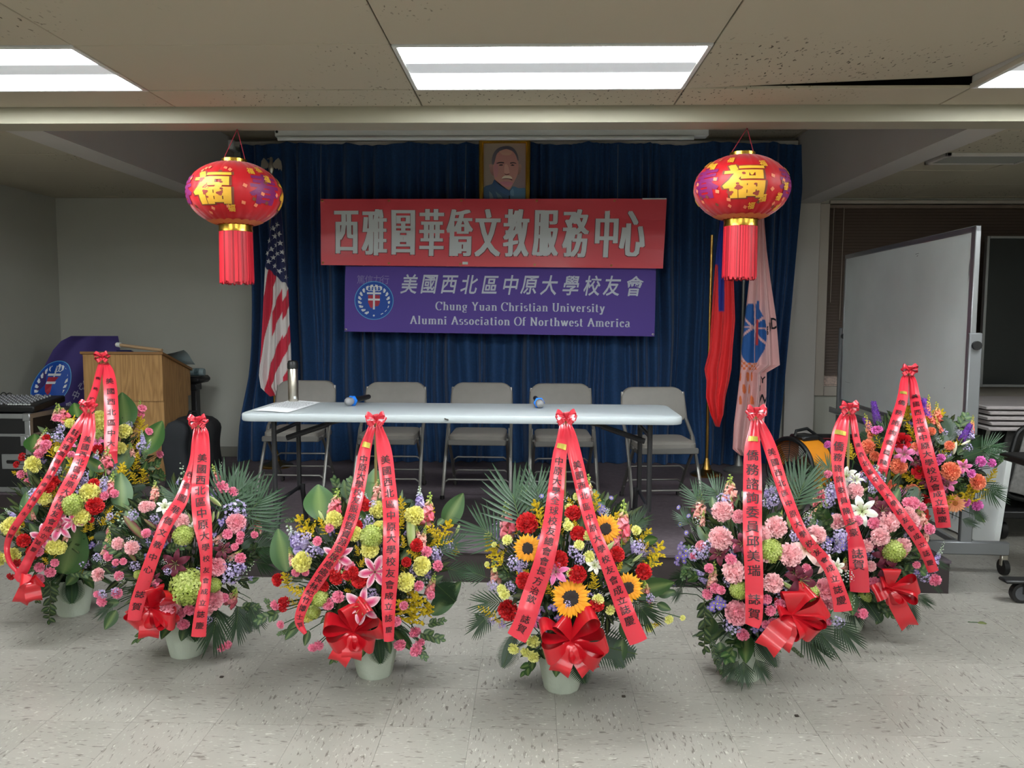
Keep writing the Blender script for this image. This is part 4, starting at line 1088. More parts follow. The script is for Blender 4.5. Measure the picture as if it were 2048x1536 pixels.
# flight case with mixer on top
Yc = 5.64
cxr = at(62, 920, Y=Yc).x; cxl = XL+.04; cz1 = at(30, 829, Y=Yc).z; cz0 = ZS
t = thing('flight_case', ((cxl+cxr)/2, Yc+.28, ZS), 'black flight case with aluminium edges at the far left of the stage', 'case')
b = MB(); b.box((cxl, Yc, cz0+.004), (cxr, Yc+.56, cz1), .004); b.build('shell', mat('case_black', (20, 20, 22), .5, bump=.2, bscale=500), t)
b = MB(); w_ = .03; e_ = .006
for (za, zc_) in ((cz1-w_, cz1), (cz0+.004, cz0+.004+w_), (cz1-.16, cz1-.145)):
    b.box((cxl-e_, Yc-e_, za), (cxr+e_, Yc, zc_+e_), .002); b.box((cxr, Yc, za), (cxr+e_, Yc+.56, zc_+e_), .002)
b.box((cxr-w_, Yc-e_*1.5, cz0), (cxr+e_*1.5, Yc, cz1+e_), .002); b.box((cxr, Yc-e_, cz0), (cxr+e_*1.4, Yc+w_, cz1+e_), .002); b.box((cxr, Yc+.53, cz0), (cxr+e_*1.4, Yc+.56, cz1+e_), .002)
b.build('edge_trim', alum, t)
b = MB(); b.box((cxr-.045, Yc-.012, cz1-.05), (cxr+.012, Yc+.03, cz1+.010), .006); b.build('corner_guard', alum, t)
hc = at(32, 923, Y=Yc)
b = MB(); b.box((hc.x-.10, Yc-.008, hc.z-.055), (hc.x+.075, Yc-.002, hc.z+.055), .006); b.box((hc.x-.08, Yc-.011, hc.z-.037), (hc.x+.056, Yc-.008, hc.z+.037)); b.build('handle_dish', alum, t)
b = MB(); b.box((hc.x-.06, Yc-.022, hc.z-.012), (hc.x+.04, Yc-.010, hc.z+.012), .006); b.build('handle', blackm, t)
lc = at(52, 881, Y=Yc)
b = MB(); b.box((lc.x-.035, Yc-.012, lc.z-.04), (lc.x+.03, Yc-.005, lc.z+.04), .004); b.box((lc.x-.012, Yc-.02, lc.z-.03), (lc.x+.012, Yc-.012, lc.z+.03), .005); b.build('latch', alum, t)
t = thing('audio_mixer', (cxr-.25, Yc+.25, cz1+.006), 'black audio mixer with rows of small knobs on top of the flight case', 'mixer')
mz = cz1+.008; mx0, mx1 = cxl+.02, at(108, 815, Y=Yc+.06).x; 
M = Matrix.Translation((0, Yc+.03, mz)) @ Matrix.Rotation(.10, 4, 'X')
b = MB(); b.box((mx0, 0, 0), (cxr+.02, .40, .05), .008, M=M); b.build('body', blackm, t)
b = MB(); rg = random.Random(2)
kn = MB(); kn.lathe([(.0075, 0), (.007, .012), (0, .012)], 8); kme = kn.mesh('knob', mat('knob_grey', (150, 152, 156), .5))
for i in range(15):
    for j in range(9):
        xk = mx0+.03+i*.036
        if xk < cxr-.01: place('knob', kme, t, M @ Matrix.Translation((xk, .06+j*.037, .05)))
b = MB(); 
for i in range(9): b.box((cxr-.19+i*.019, .03, .05), (cxr-.178+i*.019, .045, .058), .002, M=M)
b.build('fader_caps', whitem, t, kind='stuff')
t = thing('cable_loop', (at(12, 800, Y=6.0).x, 6.0, cz1), 'thin black cables looping up behind the audio mixer', 'cable')
b = MB()
for k, (xa, xb, zz) in enumerate(((2, 14, 785), (14, 26, 786), (8, 20, 790))):
    A, B, C_ = at(xa, 806, Y=6.12), at((xa+xb)/2, zz, Y=6.15), at(xb, 806, Y=6.12)
    b.tube([[q for q in p_] for p_ in smooth_path([list(A), list(A*.4+B*.6+V((-.02, 0, .01))), list(B), list(B*.6+C_*.4+V((.02, 0, 0))), list(C_)], 14)], .004, 5)
b.build('cable', blackm, t)

# purple flag heaped beside the lectern
rows = [(672, 142, 236), (682, 122, 238), (700, 106, 240), (730, 90, 240), (770, 74, 240), (806, 60, 238), (840, 56, 238), (880, 66, 236), (928, 76, 234)]
def pfv(py):
    for i in range(len(rows)-1):
        if rows[i][0] <= py <= rows[i+1][0]: return (i+(py-rows[i][0])/(rows[i+1][0]-rows[i][0]))/(len(rows)-1)
t = thing('purple_flag', at(150, 760, Y=6.75), 'purple flag with round crest draped in a heap left of the lectern', 'flag')
def pf(u, v, d=0.):
    S = len(rows)-1; t_ = v*S; i = min(int(t_), S-1); u_ = t_-i
    py, a_, c_ = [rows[i][j]*(1-u_)+rows[i+1][j]*u_ for j in range(3)]
    Y = 6.38+.38*u-.06*v*sin(pi*min(1, u*1.1+.05))-.02*sin(u*14+v*4)*(.3+v)+.12*(1-v)**2
    p_ = at(a_+(c_-a_)*u, py, Y=Y); r_ = (p_-CAM).normalized()
    return p_-r_*d
b = MB(); b.grid(pf, 50, 40); b.build('flag_cloth', mat('purple_flag_cloth', (62, 50, 112), .8, sheen=.2), t, 'all')
emblem(pf, .17, pfv(768), .23, .155, t)
b = MB()
for ch, px, py, rot in (('中', 152, 790, -.3), ('心', 161, 771, -.4), ('會', 143, 812, -.2)):
    vs, fs = glyph(ch, .01); u = (px-66)/174.; v = pfv(py)
    b = MB(); b.add([pf(min(.99, u+(x*cos(rot)-y*sin(rot))*.085), min(.99, v-(x*sin(rot)+y*cos(rot))*.062), .004) for x, y in vs], fs); b.build('letter', mat('print_pale', (176, 176, 196), .6), t, False)

# drum fan
Yd = 5.55
c = at(1603, 930, Y=Yd); R_ = .20
t = thing('drum_fan', (c.x, Yd, ZS), 'orange and black drum fan on the stage beside the pale pink flag', 'fan')
ax = V((-.88, -.47, 0)).normalized(); zc_ = ZS+R_+.052
M = Matrix.Translation((c.x, Yd, zc_)) @ ax.to_track_quat('Z', 'Y').to_matrix().to_4x4()
og = mat('orange_plastic', (240, 150, 30), .4)
b = MB(); b.lathe([(R_*.93, -.10), (R_, -.09), (R_, .08), (R_*.985, .1)], 48, M=M); b.lathe([(R_*.93, .1), (R_*.93, -.10)], 48, M=M); b.build('drum_housing', og, t)
for zz in (.11, -.10):
    b = MB(); b.tube([M @ V(((R_+.004)*cos(2*pi*k/48), (R_+.004)*sin(2*pi*k/48), zz)) for k in range(48)], .016, 8, closed=True); b.build('rim', blackm, t)
b = MB()
for k in range(13):
    rr_ = .03+k*.0135; b.tube([M @ V((rr_*cos(2*pi*q/36), rr_*sin(2*pi*q/36), .12)) for q in range(36)], .0022, 4, closed=True)
for k in range(8): a_ = 2*pi*k/8; b.tube([M @ V((.03*cos(a_), .03*sin(a_), .123)), M @ V((R_*cos(a_), R_*sin(a_), .115))], .003, 4)
b.build('front_grille', blackm, t, kind='stuff')
b = MB(); b.lathe([(0, .126), (.045, .124), (.05, .115)], 20, M=M); b.build('hub_cap', blackm, t)
for k in range(4):
    a0 = 2*pi*k/4; b = MB()
    b.grid(lambda u, v: M @ V(((.04+.145*u)*cos(a0+v*.9*(1-.2*u)), (.04+.145*u)*sin(a0+v*.9*(1-.2*u)), .03+.05*v)), 4, 6); b.build('fan_blade', mat('blade_orange', (120, 66, 20), .5), t)
b = MB(); b.lathe([(0, -.05), (.05, -.05), (.06, .02), (0, .02)], 20, M=M); b.build('motor', blackm, t)
b = MB(); Mb = Matrix.Translation((c.x, Yd, zc_)) @ Matrix.Rotation(math.atan2(ax.y, ax.x), 4, 'Z')
b.box((-.09, -.07, R_-.015), (.06, .07, R_+.026), .012, M=Mb); b.build('control_box', blackm, t)
b = MB(); b.tube([Mb @ V(p_) for p_ in ((.07, 0, R_+.02), (.06, 0, R_+.055), (-.04, 0, R_+.065), (-.12, 0, R_+.02))], .011, 8); b.build('carry_handle', blackm, t)
b = MB()
for sg in (-1, 1): b.tube([Mb @ V(p_) for p_ in ((.10, sg*(.19), -R_-.035), (-.12, sg*.19, -R_-.035), (-.14, sg*.24, -R_+.04), (-.03, sg*(R_+.03), -.02))], .012, 8)
b.build('stand', blackm, t)
b = MB(); b.tube([Mb @ V(p_) for p_ in ((-.05, -.17, .17), (-.06, -.235, .12), (-.07, -.25, .02), (-.08, -.24, -.06))], .006, 6); b.build('power_cord', blackm, t)

# dark bag beside the fan
a = at(1648, 940, Y=6.3)
t = thing('black_case', (a.x+.1, 6.3, ZS), 'black bag with red piping standing behind the drum fan', 'bag')
ztp = at(1648, 871, Y=6.3).z
b = MB(); b.box((at(1632, 900, Y=6.3).x, 6.22, ZS), (at(1632, 900, Y=6.3).x+.36, 6.42, ztp), .03); b.build('body', blackfab, t)
b = MB(); xa = at(1632, 900, Y=6.3).x; b.tube([(xa+.02, 6.216, ztp-.012), (xa+.34, 6.216, ztp-.012)], .006, 6); b.build('piping', mat('red_piping', (120, 30, 36), .6), t)
# ------------------------------------------------------------------ flower arrangements
petal = mat('petal', None, .65, attr=True, trans=.18)
leafm = mat('leaf_surface', None, .5, attr=True, trans=.12)
ribm = mat('sash_satin', (206, 46, 62), .32, coat=.25)
bowm = mat('bow_satin', (190, 18, 32), .3, coat=.35)
bambm = mat('bamboo', (150, 134, 84), .6)
potm = mat('paper_pulp_pot', (176, 184, 168), .85, bump=1., bscale=90, var=.04, vscale=12)
RG = random.Random(77)
def mixc(a, b, t): return tuple(a[i]*(1-t)+b[i]*t for i in range(3))
def frill(inner, outer, n=64, w=.30, zig=.11, seed=0):
    """pompom of small ruffled petals"""
    r = random.Random(seed); b = MB()
    for k in range(n):
        z = 1-1.28*(k+.5)/n; a = k*2.39996; q = sqrt(max(0, 1-z*z)); d = V((q*cos(a), q*sin(a), z))
        M = dirM(V((0, 0, 0)), d+V((r.uniform(-.18, .18), r.uniform(-.18, .18), r.uniform(-.1, .1))), r.uniform(0, 6.28))
        L_ = (.80+.22*q)*r.uniform(.88, 1.05); m_ = 5; vs = []; cs = []; sq = (1, 1, .72)
        for j, t_ in enumerate((.45, .78, 1.)):
            for i in range(m_):
                x = (i/(m_-1)-.5)*2*w*(.35, .8, 1.25)[j]; zz = L_*t_+(zig*.55*(1 if i % 2 else -1) if j == 2 else 0)+r.uniform(-.02, .02)
                y = (zig if i % 2 else -zig)*(.15, .5, 1.)[j]
                p = M @ V((x, y, zz)); vs.append((p.x, p.y, p.z*.72)); cs.append(mixc(inner, outer, (.1, .6, r.uniform(.8, 1.))[j]))
        b.add(vs, [(j*m_+i, j*m_+i+1, (j+1)*m_+i+1, (j+1)*m_+i) for j in range(2) for i in range(m_-1)], cs)
    b.lathe([(0, .52), (.3, .42), (.46, .15), (.4, -.2), (.2, -.4)], 10, col=mixc(inner, outer, .25))
    g = lin((92, 118, 60)); b.lathe([(.08, -.85), (.22, -.7), (.26, -.35), (.2, -.2)], 8, col=g)
    return b
def dirM(p, d, roll=0): return Matrix.Translation(p) @ V(d).to_track_quat('Z', 'Y').to_matrix().to_4x4() @ Matrix.Rotation(roll, 4, 'Z')
def C3(*c): return lin(c)
ME = {}
def reg(k, name, b, m=None, smooth='all'): ME[k] = (name, b.mesh(name, m or petal, smooth))
for k, i_, o_ in (('cp', (220, 110, 130), (246, 176, 186)), ('cl', (232, 150, 156), (250, 202, 204)), ('cy', (206, 196, 80), (242, 236, 142)), ('cr', (150, 8, 14), (222, 30, 34)), ('co', (220, 84, 60), (248, 150, 112))):
    reg(k, 'carnation', frill(C3(*i_), C3(*o_), seed=ord(k[1])))
for k, i_, o_ in (('mp', (214, 84, 120), (246, 150, 176)), ('my', (206, 204, 90), (244, 242, 160)), ('mr', (150, 8, 16), (214, 24, 34)), ('mm', (196, 60, 150), (236, 130, 200)), ('mw', (226, 200, 200), (248, 232, 232))):
    reg(k, 'small_carnation', frill(C3(*i_), C3(*o_), 26, .36, .12, ord(k[1])))
def lily(c0, c1, c2, spread=1.):
    b = MB()
    for p in range(6):
        a0 = 2*pi*p/6+(.05 if p % 2 else 0); wd = .25 if p % 2 else .19
        def fn(u, v):
            x = (v-.5)*2*wd*sin(pi*min(1, u*.93+.07))**.75; el = 1.05-.95*u*spread-.55*u*u
            rr = u*1.0; z = .42*sin(u*2.2)-.30*u**3+.05*(1-abs(v-.5)*2)*0-.10*abs(v-.5)*sin(pi*u); rad = .05+.95*rr
            return (rad*cos(a0)-x*sin(a0), rad*sin(a0)+x*cos(a0), z-.15)
        def cf(u, v):
            e = abs(v-.5)*2
            return mixc(mixc(c0, c1, min(1, u*2.2)) if u < .45 else c1, c2, min(1, max(e**2.0, (u-.62)*2.6)))
        b.grid(fn, 9, 6, cf)
    for p in range(6):
        a0 = 2*pi*(p+.5)/6; e = (.34*cos(a0), .34*sin(a0), .62)
        b.tube([(0, 0, -.1), (.16*cos(a0), .16*sin(a0), .32), e], .012, 4, col=C3(170, 190, 120)); b.box((e[0]-.05, e[1]-.02, e[2]-.015), (e[0]+.05, e[1]+.02, e[2]+.025), col=C3(120, 60, 24))
    return b
reg('ls', 'lily', lily(C3(200, 60, 110), C3(206, 40, 104), C3(250, 226, 232))); reg('lw', 'lily', lily(C3(196, 206, 130), C3(240, 238, 222), C3(248, 246, 240)))
reg('lm', 'lily', lily(C3(70, 14, 30), C3(92, 18, 42), C3(110, 30, 56))); reg('lp', 'lily', lily(C3(180, 90, 120), C3(226, 100, 160), C3(240, 150, 190)))
reg('lb', 'lily', lily(C3(214, 190, 130), C3(240, 196, 190), C3(248, 222, 214)))
def daisy(n, rows, c0, c1, disc, rd, wd, seed=1, flat=.12):
    r = random.Random(seed); b = MB()
    for l in range(rows):
        for k in range(n):
            a = 2*pi*(k+.5*l+r.uniform(-.15, .15))/n; L_ = 1-.1*l+r.uniform(-.08, .05); tw = r.uniform(-.10, .10)
            vs = []; cs = []
            for i, (q, w_) in enumerate(((rd*.7, .45), (.55, 1.), (.82, .75), (1., .04))):
                x = q*L_; z = flat*sin(q*2.6)+.03*l+tw*q*.7
                for sg in (-1, 0, 1):
                    y = sg*wd*w_; vs.append((x*cos(a)-y*sin(a), x*sin(a)+y*cos(a), z-.03*abs(sg))); cs.append(mixc(c0, c1, q))
            b.add(vs, [(3*i+j, 3*i+3+j, 3*i+4+j, 3*i+1+j) for i in range(3) for j in range(2)], cs)
    if disc:
        b.lathe([(rd, .0), (rd*.98, .1), (rd*.7, .15), (rd*.35, .13), (0, .11)], 20, col=disc, jit=lambda a, z: 1+.03*sin(a*17))
        for k in range(46):
            a = k*2.4; q = rd*sqrt(k/46.); z = .13-.03*(q/rd)**4; b.add([(q*cos(a)+.03*cos(a+t_), q*sin(a)+.03*sin(a+t_), z) for t_ in (0, 2.1, 4.2)]+[(q*cos(a), q*sin(a), z+.05)], [(0, 1, 3), (1, 2, 3), (2, 0, 3)], mixc(disc, (0.1, .04, .01), .3))
    return b
reg('sf', 'sunflower', daisy(20, 2, C3(214, 120, 10), C3(250, 176, 30), C3(34, 20, 16), .47, .10)); reg('gb', 'gerbera', daisy(18, 2, C3(226, 120, 70), C3(250, 180, 130), C3(190, 110, 40), .24, .09))
def rose():
    b = MB(); r = random.Random(9)
    for l in range(6):
        R = .16+.14*l; n = 3+l//2
        for k in range(n):
            a0 = 2*pi*k/n+l*1.1; sp = 2.6/n*1.5
            def fn(u, v):
                a = a0+(u-.5)*sp*1.25; z = -.35+(.95-.10*l)*v*(1-.25*(2*u-1)**2); rad = R*(.55+.5*v)+(.10*max(0, v-.7)*(l+1)*.8)
                return (rad*cos(a), rad*sin(a), z)
            b.grid(fn, 6, 4, lambda u, v: mixc(C3(120, 4, 12), C3(206, 18, 32), v))
    return b
reg('rs', 'rose', rose())
def floret(b, M, r, c, n=4, cc=None):
    vs = [M @ V((0, 0, 0))]; cs = [cc or c]
    for k in range(n*3):
        a = 2*pi*k/(n*3); q = (1., .95, .38)[k % 3]; vs.append(M @ V((r*q*cos(a), r*q*sin(a), r*.25*(q-.3)))); cs.append(c)
    b.add(vs, [(0, k+1, (k+1) % (n*3)+1) for k in range(n*3)], cs)
def dirM(p, d, roll=0): return Matrix.Translation(p) @ V(d).to_track_quat('Z', 'Y').to_matrix().to_4x4() @ Matrix.Rotation(roll, 4, 'Z')
def hydrangea(ca, cb):
    b = MB(); r = random.Random(4); b.lathe([(0, -.7), (.6, -.5), (.8, 0), (.6, .5), (0, .8)], 10, col=mixc(ca, (0, 0, 0), .5))
    for k in range(120):
        z = 1-1.5*k/120; a = k*2.4; q = sqrt(max(0, 1-z*z)); d = V((q*cos(a), q*sin(a), z))
        floret(b, dirM(d*.86*r.uniform(.95, 1.08), d+V((r.uniform(-.3, .3), r.uniform(-.3, .3), 0)), r.uniform(0, 3)), .24, mixc(ca, cb, r.random()), 4, mixc(ca, (.05, .08, .01), .5))
    return b
reg('hy', 'hydrangea', hydrangea(C3(160, 176, 70), C3(206, 214, 130)), smooth=False)
def clump(cols, n=26, r0=.24, seed=2, petals=5):
    b = MB(); r = random.Random(seed)
    for k in range(n):
        z = 1-1.2*k/n; a = k*2.4; q = sqrt(max(0, 1-z*z)); d = V((q*cos(a), q*sin(a), max(z, -.2)))
        c = cols[r.randrange(len(cols))]; p = V((d.x, d.y, d.z*.6))*r.uniform(.6, 1.0)
        floret(b, dirM(p, d+V((r.uniform(-.5, .5), r.uniform(-.5, .5), .3)), r.uniform(0, 3)), r0*r.uniform(.75, 1.1), c, petals, mixc(c, (1, 1, .8), .4))
        floret(b, dirM(p+V((0, 0, .04)), d+V((.4, 0, .4)), r.uniform(0, 3)), r0*.6, mixc(c, (1, 1, 1), .25), petals)
    return b
LV = [C3(160, 140, 196), C3(186, 170, 214), C3(140, 120, 184)]
reg('lc', 'lavender_stock', clump(LV), smooth=False); reg('wc', 'white_filler', clump([C3(214, 210, 206), C3(186, 180, 200), C3(150, 168, 120)], 22, .16, 5), smooth=False)
def asters(cp_, n=6, seed=3):
    b = MB(); r = random.Random(seed)
    for k in range(n):
        a = k*2.4; q = .62*sqrt(k/n)+.05; p = V((q*cos(a), q*sin(a), .15*r.random())); M = dirM(p, V((r.uniform(-.4, .4), r.uniform(-.4, .4), 1)))
        for j in range(11):
            aa = 2*pi*j/11; w_ = .07; b.add([M @ V(v) for v in ((0, 0, 0), (.2*cos(aa-.22), .2*sin(aa-.22), .03), (.34*cos(aa), .34*sin(aa), .02), (.2*cos(aa+.22), .2*sin(aa+.22), .03))], [(0, 1, 2, 3)], cp_)
        b.add([M @ V((.09*cos(t_), .09*sin(t_), .05)) for t_ in [2*pi*i/7 for i in range(7)]]+[M @ V((0, 0, .08))], [(i, (i+1) % 7, 7) for i in range(7)], C3(206, 190, 70))
    return b
reg('as', 'aster', asters(C3(140, 120, 204)), smooth=False); reg('a1', 'aster', asters(C3(150, 136, 210), 1), smooth=False)
def blobm(b, p, r, col, st=1., top=None):
    p = V(p); vs = [p+V(v)*r for v in ((1, 0, 0), (0, 1, 0), (-1, 0, 0), (0, -1, 0))]; vs = vs+[p+V((0, 0, r*st)), p-V((0, 0, r*st))]
    b.add(vs, [(0, 1, 4), (1, 2, 4), (2, 3, 4), (3, 0, 4), (1, 0, 5), (2, 1, 5), (3, 2, 5), (0, 3, 5)], [col]*4+[top or col, col])
def goldenrod(seed):
    b = MB(); r = random.Random(seed); b.tube([(0, 0, -.25), (0, 0, .9)], .008, 4, col=C3(90, 110, 40))
    for k in range(20):
        z0 = .02+.88*k/20; a = k*2.4; L_ = .36*(1-.72*k/20)*r.uniform(.7, 1.15); d = V((cos(a)*1., sin(a)*.6, .75)).normalized()
        for j in range(9):
            t_ = (j+1)/9; p = V((0, 0, z0))+d*L_*t_+V((0, 0, -.10*L_*t_*t_))
            for q in range(2): blobm(b, p+V((r.uniform(-.02, .02), r.uniform(-.02, .02), r.uniform(0, .035))), .026*r.uniform(.7, 1.25)*(1.1-.3*t_), mixc(C3(176, 150, 14), C3(244, 214, 40), r.random()))
    for q in range(10): blobm(b, (r.uniform(-.015, .015), 0, .88+.012*q), .019, C3(216, 190, 40))
    return b
for k in range(3): reg('g%d' % k, 'goldenrod', goldenrod(k+5), smooth=False)
def snap(cols, seed, buds=C3(168, 186, 86)):
    b = MB(); r = random.Random(seed); b.tube([(0, 0, -.2), (0, 0, 1.0)], .014, 5, col=C3(110, 136, 60))
    n = 26
    for k in range(n):
        t_ = k/n; a = k*2.3; z = .05+.9*t_; s_ = .105*(1-.78*t_**1.1)+.016; d = V((cos(a), sin(a), .35)).normalized(); p = V((0, 0, z))+d*s_*.9
        c = mixc(cols[k % len(cols)], buds, min(1, max(0, (t_-.42)/.25)))
        if t_ < .62:
            M = dirM(p, d, r.uniform(0, 2))
            b.lathe([(.02, -s_*.8), (s_*.45, -s_*.3), (s_*.62, s_*.1), (s_*.95, s_*.35), (s_*.5, s_*.2), (0, .0)], 7, col=c, M=M, jit=lambda an, z_: 1+.28*sin(an*2.5+k)+.12*sin(an*5))
        else: blobm(b, p, s_*.62, c, 1.35)
    return b
reg('s0', 'snapdragon', snap([C3(240, 140, 150), C3(232, 110, 128), C3(246, 176, 176)], 1)); reg('s1', 'snapdragon', snap([C3(246, 170, 160), C3(246, 196, 180)], 2)); reg('s2', 'snapdragon', snap([C3(246, 140, 110), C3(240, 110, 96), C3(250, 176, 130)], 3, C3(190, 176, 70)))
reg('sl', 'lavender_stock', snap([C3(178, 160, 212), C3(200, 186, 224), C3(160, 140, 200)], 4, C3(200, 208, 200)))
def liatris():
    b = MB(); r = random.Random(2); b.tube([(0, 0, -.3), (0, 0, 1)], .02, 5, col=C3(80, 96, 50))
    for k in range(150):
        z = k/150; a = k*2.4; q = .10*(1-.5*z); p = V((q*cos(a), q*sin(a), .02+.95*z)); d = V((cos(a), sin(a), .6)); M = dirM(p, d)
        b.add([M @ V(v) for v in ((-.03, 0, 0), (.03, 0, 0), (0, .03, 0), (0, 0, .08))], [(0, 1, 3), (1, 2, 3), (2, 0, 3)], mixc(C3(96, 40, 150), C3(150, 90, 206), r.random()))
    return b
reg('li', 'liatris', liatris(), smooth=False)
def budm(c0, c1):
    b = MB(); b.lathe([(.02, 0), (.075, .08), (.12, .3), (.13, .55), (.09, .82), (.03, .97), (0, 1)], 12, jit=lambda a, z: 1-.14*abs(cos(1.5*a)))
    b.c = [mixc(c0, c1, max(0, min(1, .5+.5*sin(3*i*2*pi/12)+.3*(b.v[i][2]-.5)))) for i in range(len(b.v))]; return b
reg('bd', 'lily_bud', budm(C3(150, 170, 90), C3(206, 212, 160))); reg('bm', 'lily_bud', budm(C3(112, 122, 60), C3(130, 60, 74))); reg('bw', 'lily_bud', budm(C3(214, 212, 180), C3(240, 234, 214)))
G1, G2, G3, G4 = C3(30, 58, 28), C3(42, 76, 34), C3(18, 38, 20), C3(42, 66, 46)
def leafshape(b, M, L_, w_, c, curl=.12, nu=6, fold=.12, point=.8):
    def fn(u, v):
        x = (v-.5)*2*w_*sin(pi*min(1, u**point*.96+.03))**.8
        return M @ V((x, -curl*L_*sin(u*1.5)**2+fold*abs(x), u*L_))
    b.grid(fn, nu, 2 if w_/L_ < .2 else 4, lambda u, v: mixc(c, mixc(c, (.5, .6, .2), .22), (1-abs(v-.5)*2)**4))
b = MB(); leafshape(b, Matrix(), 1, .25, C3(42, 80, 28), .18, 12, .25, .8); reg('tl', 'broad_leaf', b, leafm)
b = MB(); leafshape(b, Matrix(), 1, .25, C3(38, 70, 28), .1, 8, .2); reg('lv', 'round_leaf', b, leafm)
def branch(n, ll, lw, c, seed=1):
    b = MB(); r = random.Random(seed); b.tube([(0, 0, 0), (.02, 0, .5), (0, 0, .95)], .010, 4, col=C3(80, 90, 50))
    for k in range(n):
        sg = 1 if k % 2 else -1; z = .12+.8*k/n
        M = Matrix.Translation((0, 0, z)) @ Matrix.Rotation(sg*r.uniform(.6, 1.1), 4, 'Y') @ Matrix.Rotation(r.uniform(-.5, .5), 4, 'X'); leafshape(b, M, ll*(1-.3*k/n), lw, mixc(c, G3, r.random()*.6), r.uniform(-.1, .2), 5)
    leafshape(b, Matrix.Translation((0, 0, .9)), ll*.6, lw*.7, c, 0, 5); return b
reg('sa', 'leafy_branch', branch(8, .34, .11, G2), leafm); reg('ru', 'leafy_branch', branch(16, .2, .05, G1, 3), leafm)
def fern(c):
    b = MB(); b.tube([(0, 0, 0), (0, -.05, 1)], .007, 4, col=C3(70, 90, 40)); n = 22
    for k in range(n):
        z = .12+.86*k/n; L_ = .34*sin(pi*(.25+.72*k/n))+.02
        for sg in (-1, 1):
            M = Matrix.Translation((0, -.05*z, z)) @ Matrix.Rotation(sg*1.05, 4, 'Y')
            vs = []; m_ = 7
            for i in range(m_+1):
                q = i/m_; w_ = .030*(1-q)*(1 if i % 2 else .62)+.002
                vs += [M @ V((-w_, -.08*q*q*L_, q*L_)), M @ V((w_, -.08*q*q*L_, q*L_))]
            b.add(vs, [(2*i, 2*i+1, 2*i+3, 2*i+2) for i in range(m_)], c)
    return b
reg('fe', 'fern_frond', fern(C3(26, 52, 26)), leafm, False)
def palm(c, n=8, spread=.75):
    b = MB(); b.tube([(0, 0, 0), (0, 0, .55)], .008, 4, col=C3(90, 110, 60)); r = random.Random(6)
    for k in range(n):
        for sg in (-1, 1):
            z = .08+.47*k/n; an = sg*(1.15-.95*(k/n))*spread*1.2; L_ = (.62-.12*abs(k/n-.5))*r.uniform(.9, 1.08)
            M = Matrix.Translation((0, 0, z)) @ Matrix.Rotation(an, 4, 'Y'); w_ = .021; m_ = 5; vs = []
            for i in range(m_+1):
                q = i/m_; ww = w_*sin(pi*min(1, .12+q*.86))+.001; y = .16*L_*q*q*(1 if k % 2 else .6); vs += [M @ V((-ww, y+.006, q*L_)), M @ V((0, y, q*L_)), M @ V((ww, y+.006, q*L_))]
            b.add(vs, [(3*i+j, 3*i+1+j, 3*i+4+j, 3*i+3+j) for i in range(m_) for j in range(2)], mixc(c, G2, r.random()*.5))
    return b
reg('pa', 'palm_frond', palm(C3(44, 72, 48)), leafm, False); reg('pd', 'palm_frond', palm(C3(24, 46, 24), 9, .6), leafm, False)
reg('bb', 'berry_stem', (lambda b: (b.tube([(0, 0, -.1), (0, 0, .8)], .012, 4, col=G2), [blobm(b, (.09*cos(k*2.4)*(1-k/20), .09*sin(k*2.4), .35+.06*k), .045*(1-k/24), C3(190, 204, 180)) for k in range(12)], b)[-1])(MB()), smooth=False)

BLK = mat('brush_ink', (34, 6, 12), .5)
STICK = mat('gold_sticker', (206, 190, 90), .3, metal=.7)
def ribbon_path(rows, Yat, n, B=None):
    """rows (px, py, width px) -> centre, half width, across direction in the room"""
    Q = smooth_path(rows, n*4); acc = [0.]
    for i in range(n*4): acc.append(acc[-1]+sqrt((Q[i+1][0]-Q[i][0])**2+(Q[i+1][1]-Q[i][1])**2))
    P = []; i = 0
    for k in range(n+1):
        g = acc[-1]*k/n
        while i < n*4-1 and acc[i+1] < g: i += 1
        u = (g-acc[i])/max(1e-9, acc[i+1]-acc[i]); P.append([Q[i][j]*(1-u)+Q[i+1][j]*u for j in range(3)])
    out = []
    for i, (px, py, w_) in enumerate(P):
        Y = Yat(i/n); c = at(px, py, Y=Y)
        if B:
            hit = surf(B, px, py, 1.17, True)
            if hit and hit.y < Y: c = hit; Y = hit.y
        out.append([c, max(2, w_)*Y/F/2])
    for i in range(len(out)):
        T_ = (out[min(i+1, n)][0]-out[max(i-1, 0)][0]).normalized(); tc = (CAM-out[i][0]).normalized()
        out[i] += [T_.cross(tc).normalized()*(-1)]
        out[i].append(T_)
    return out
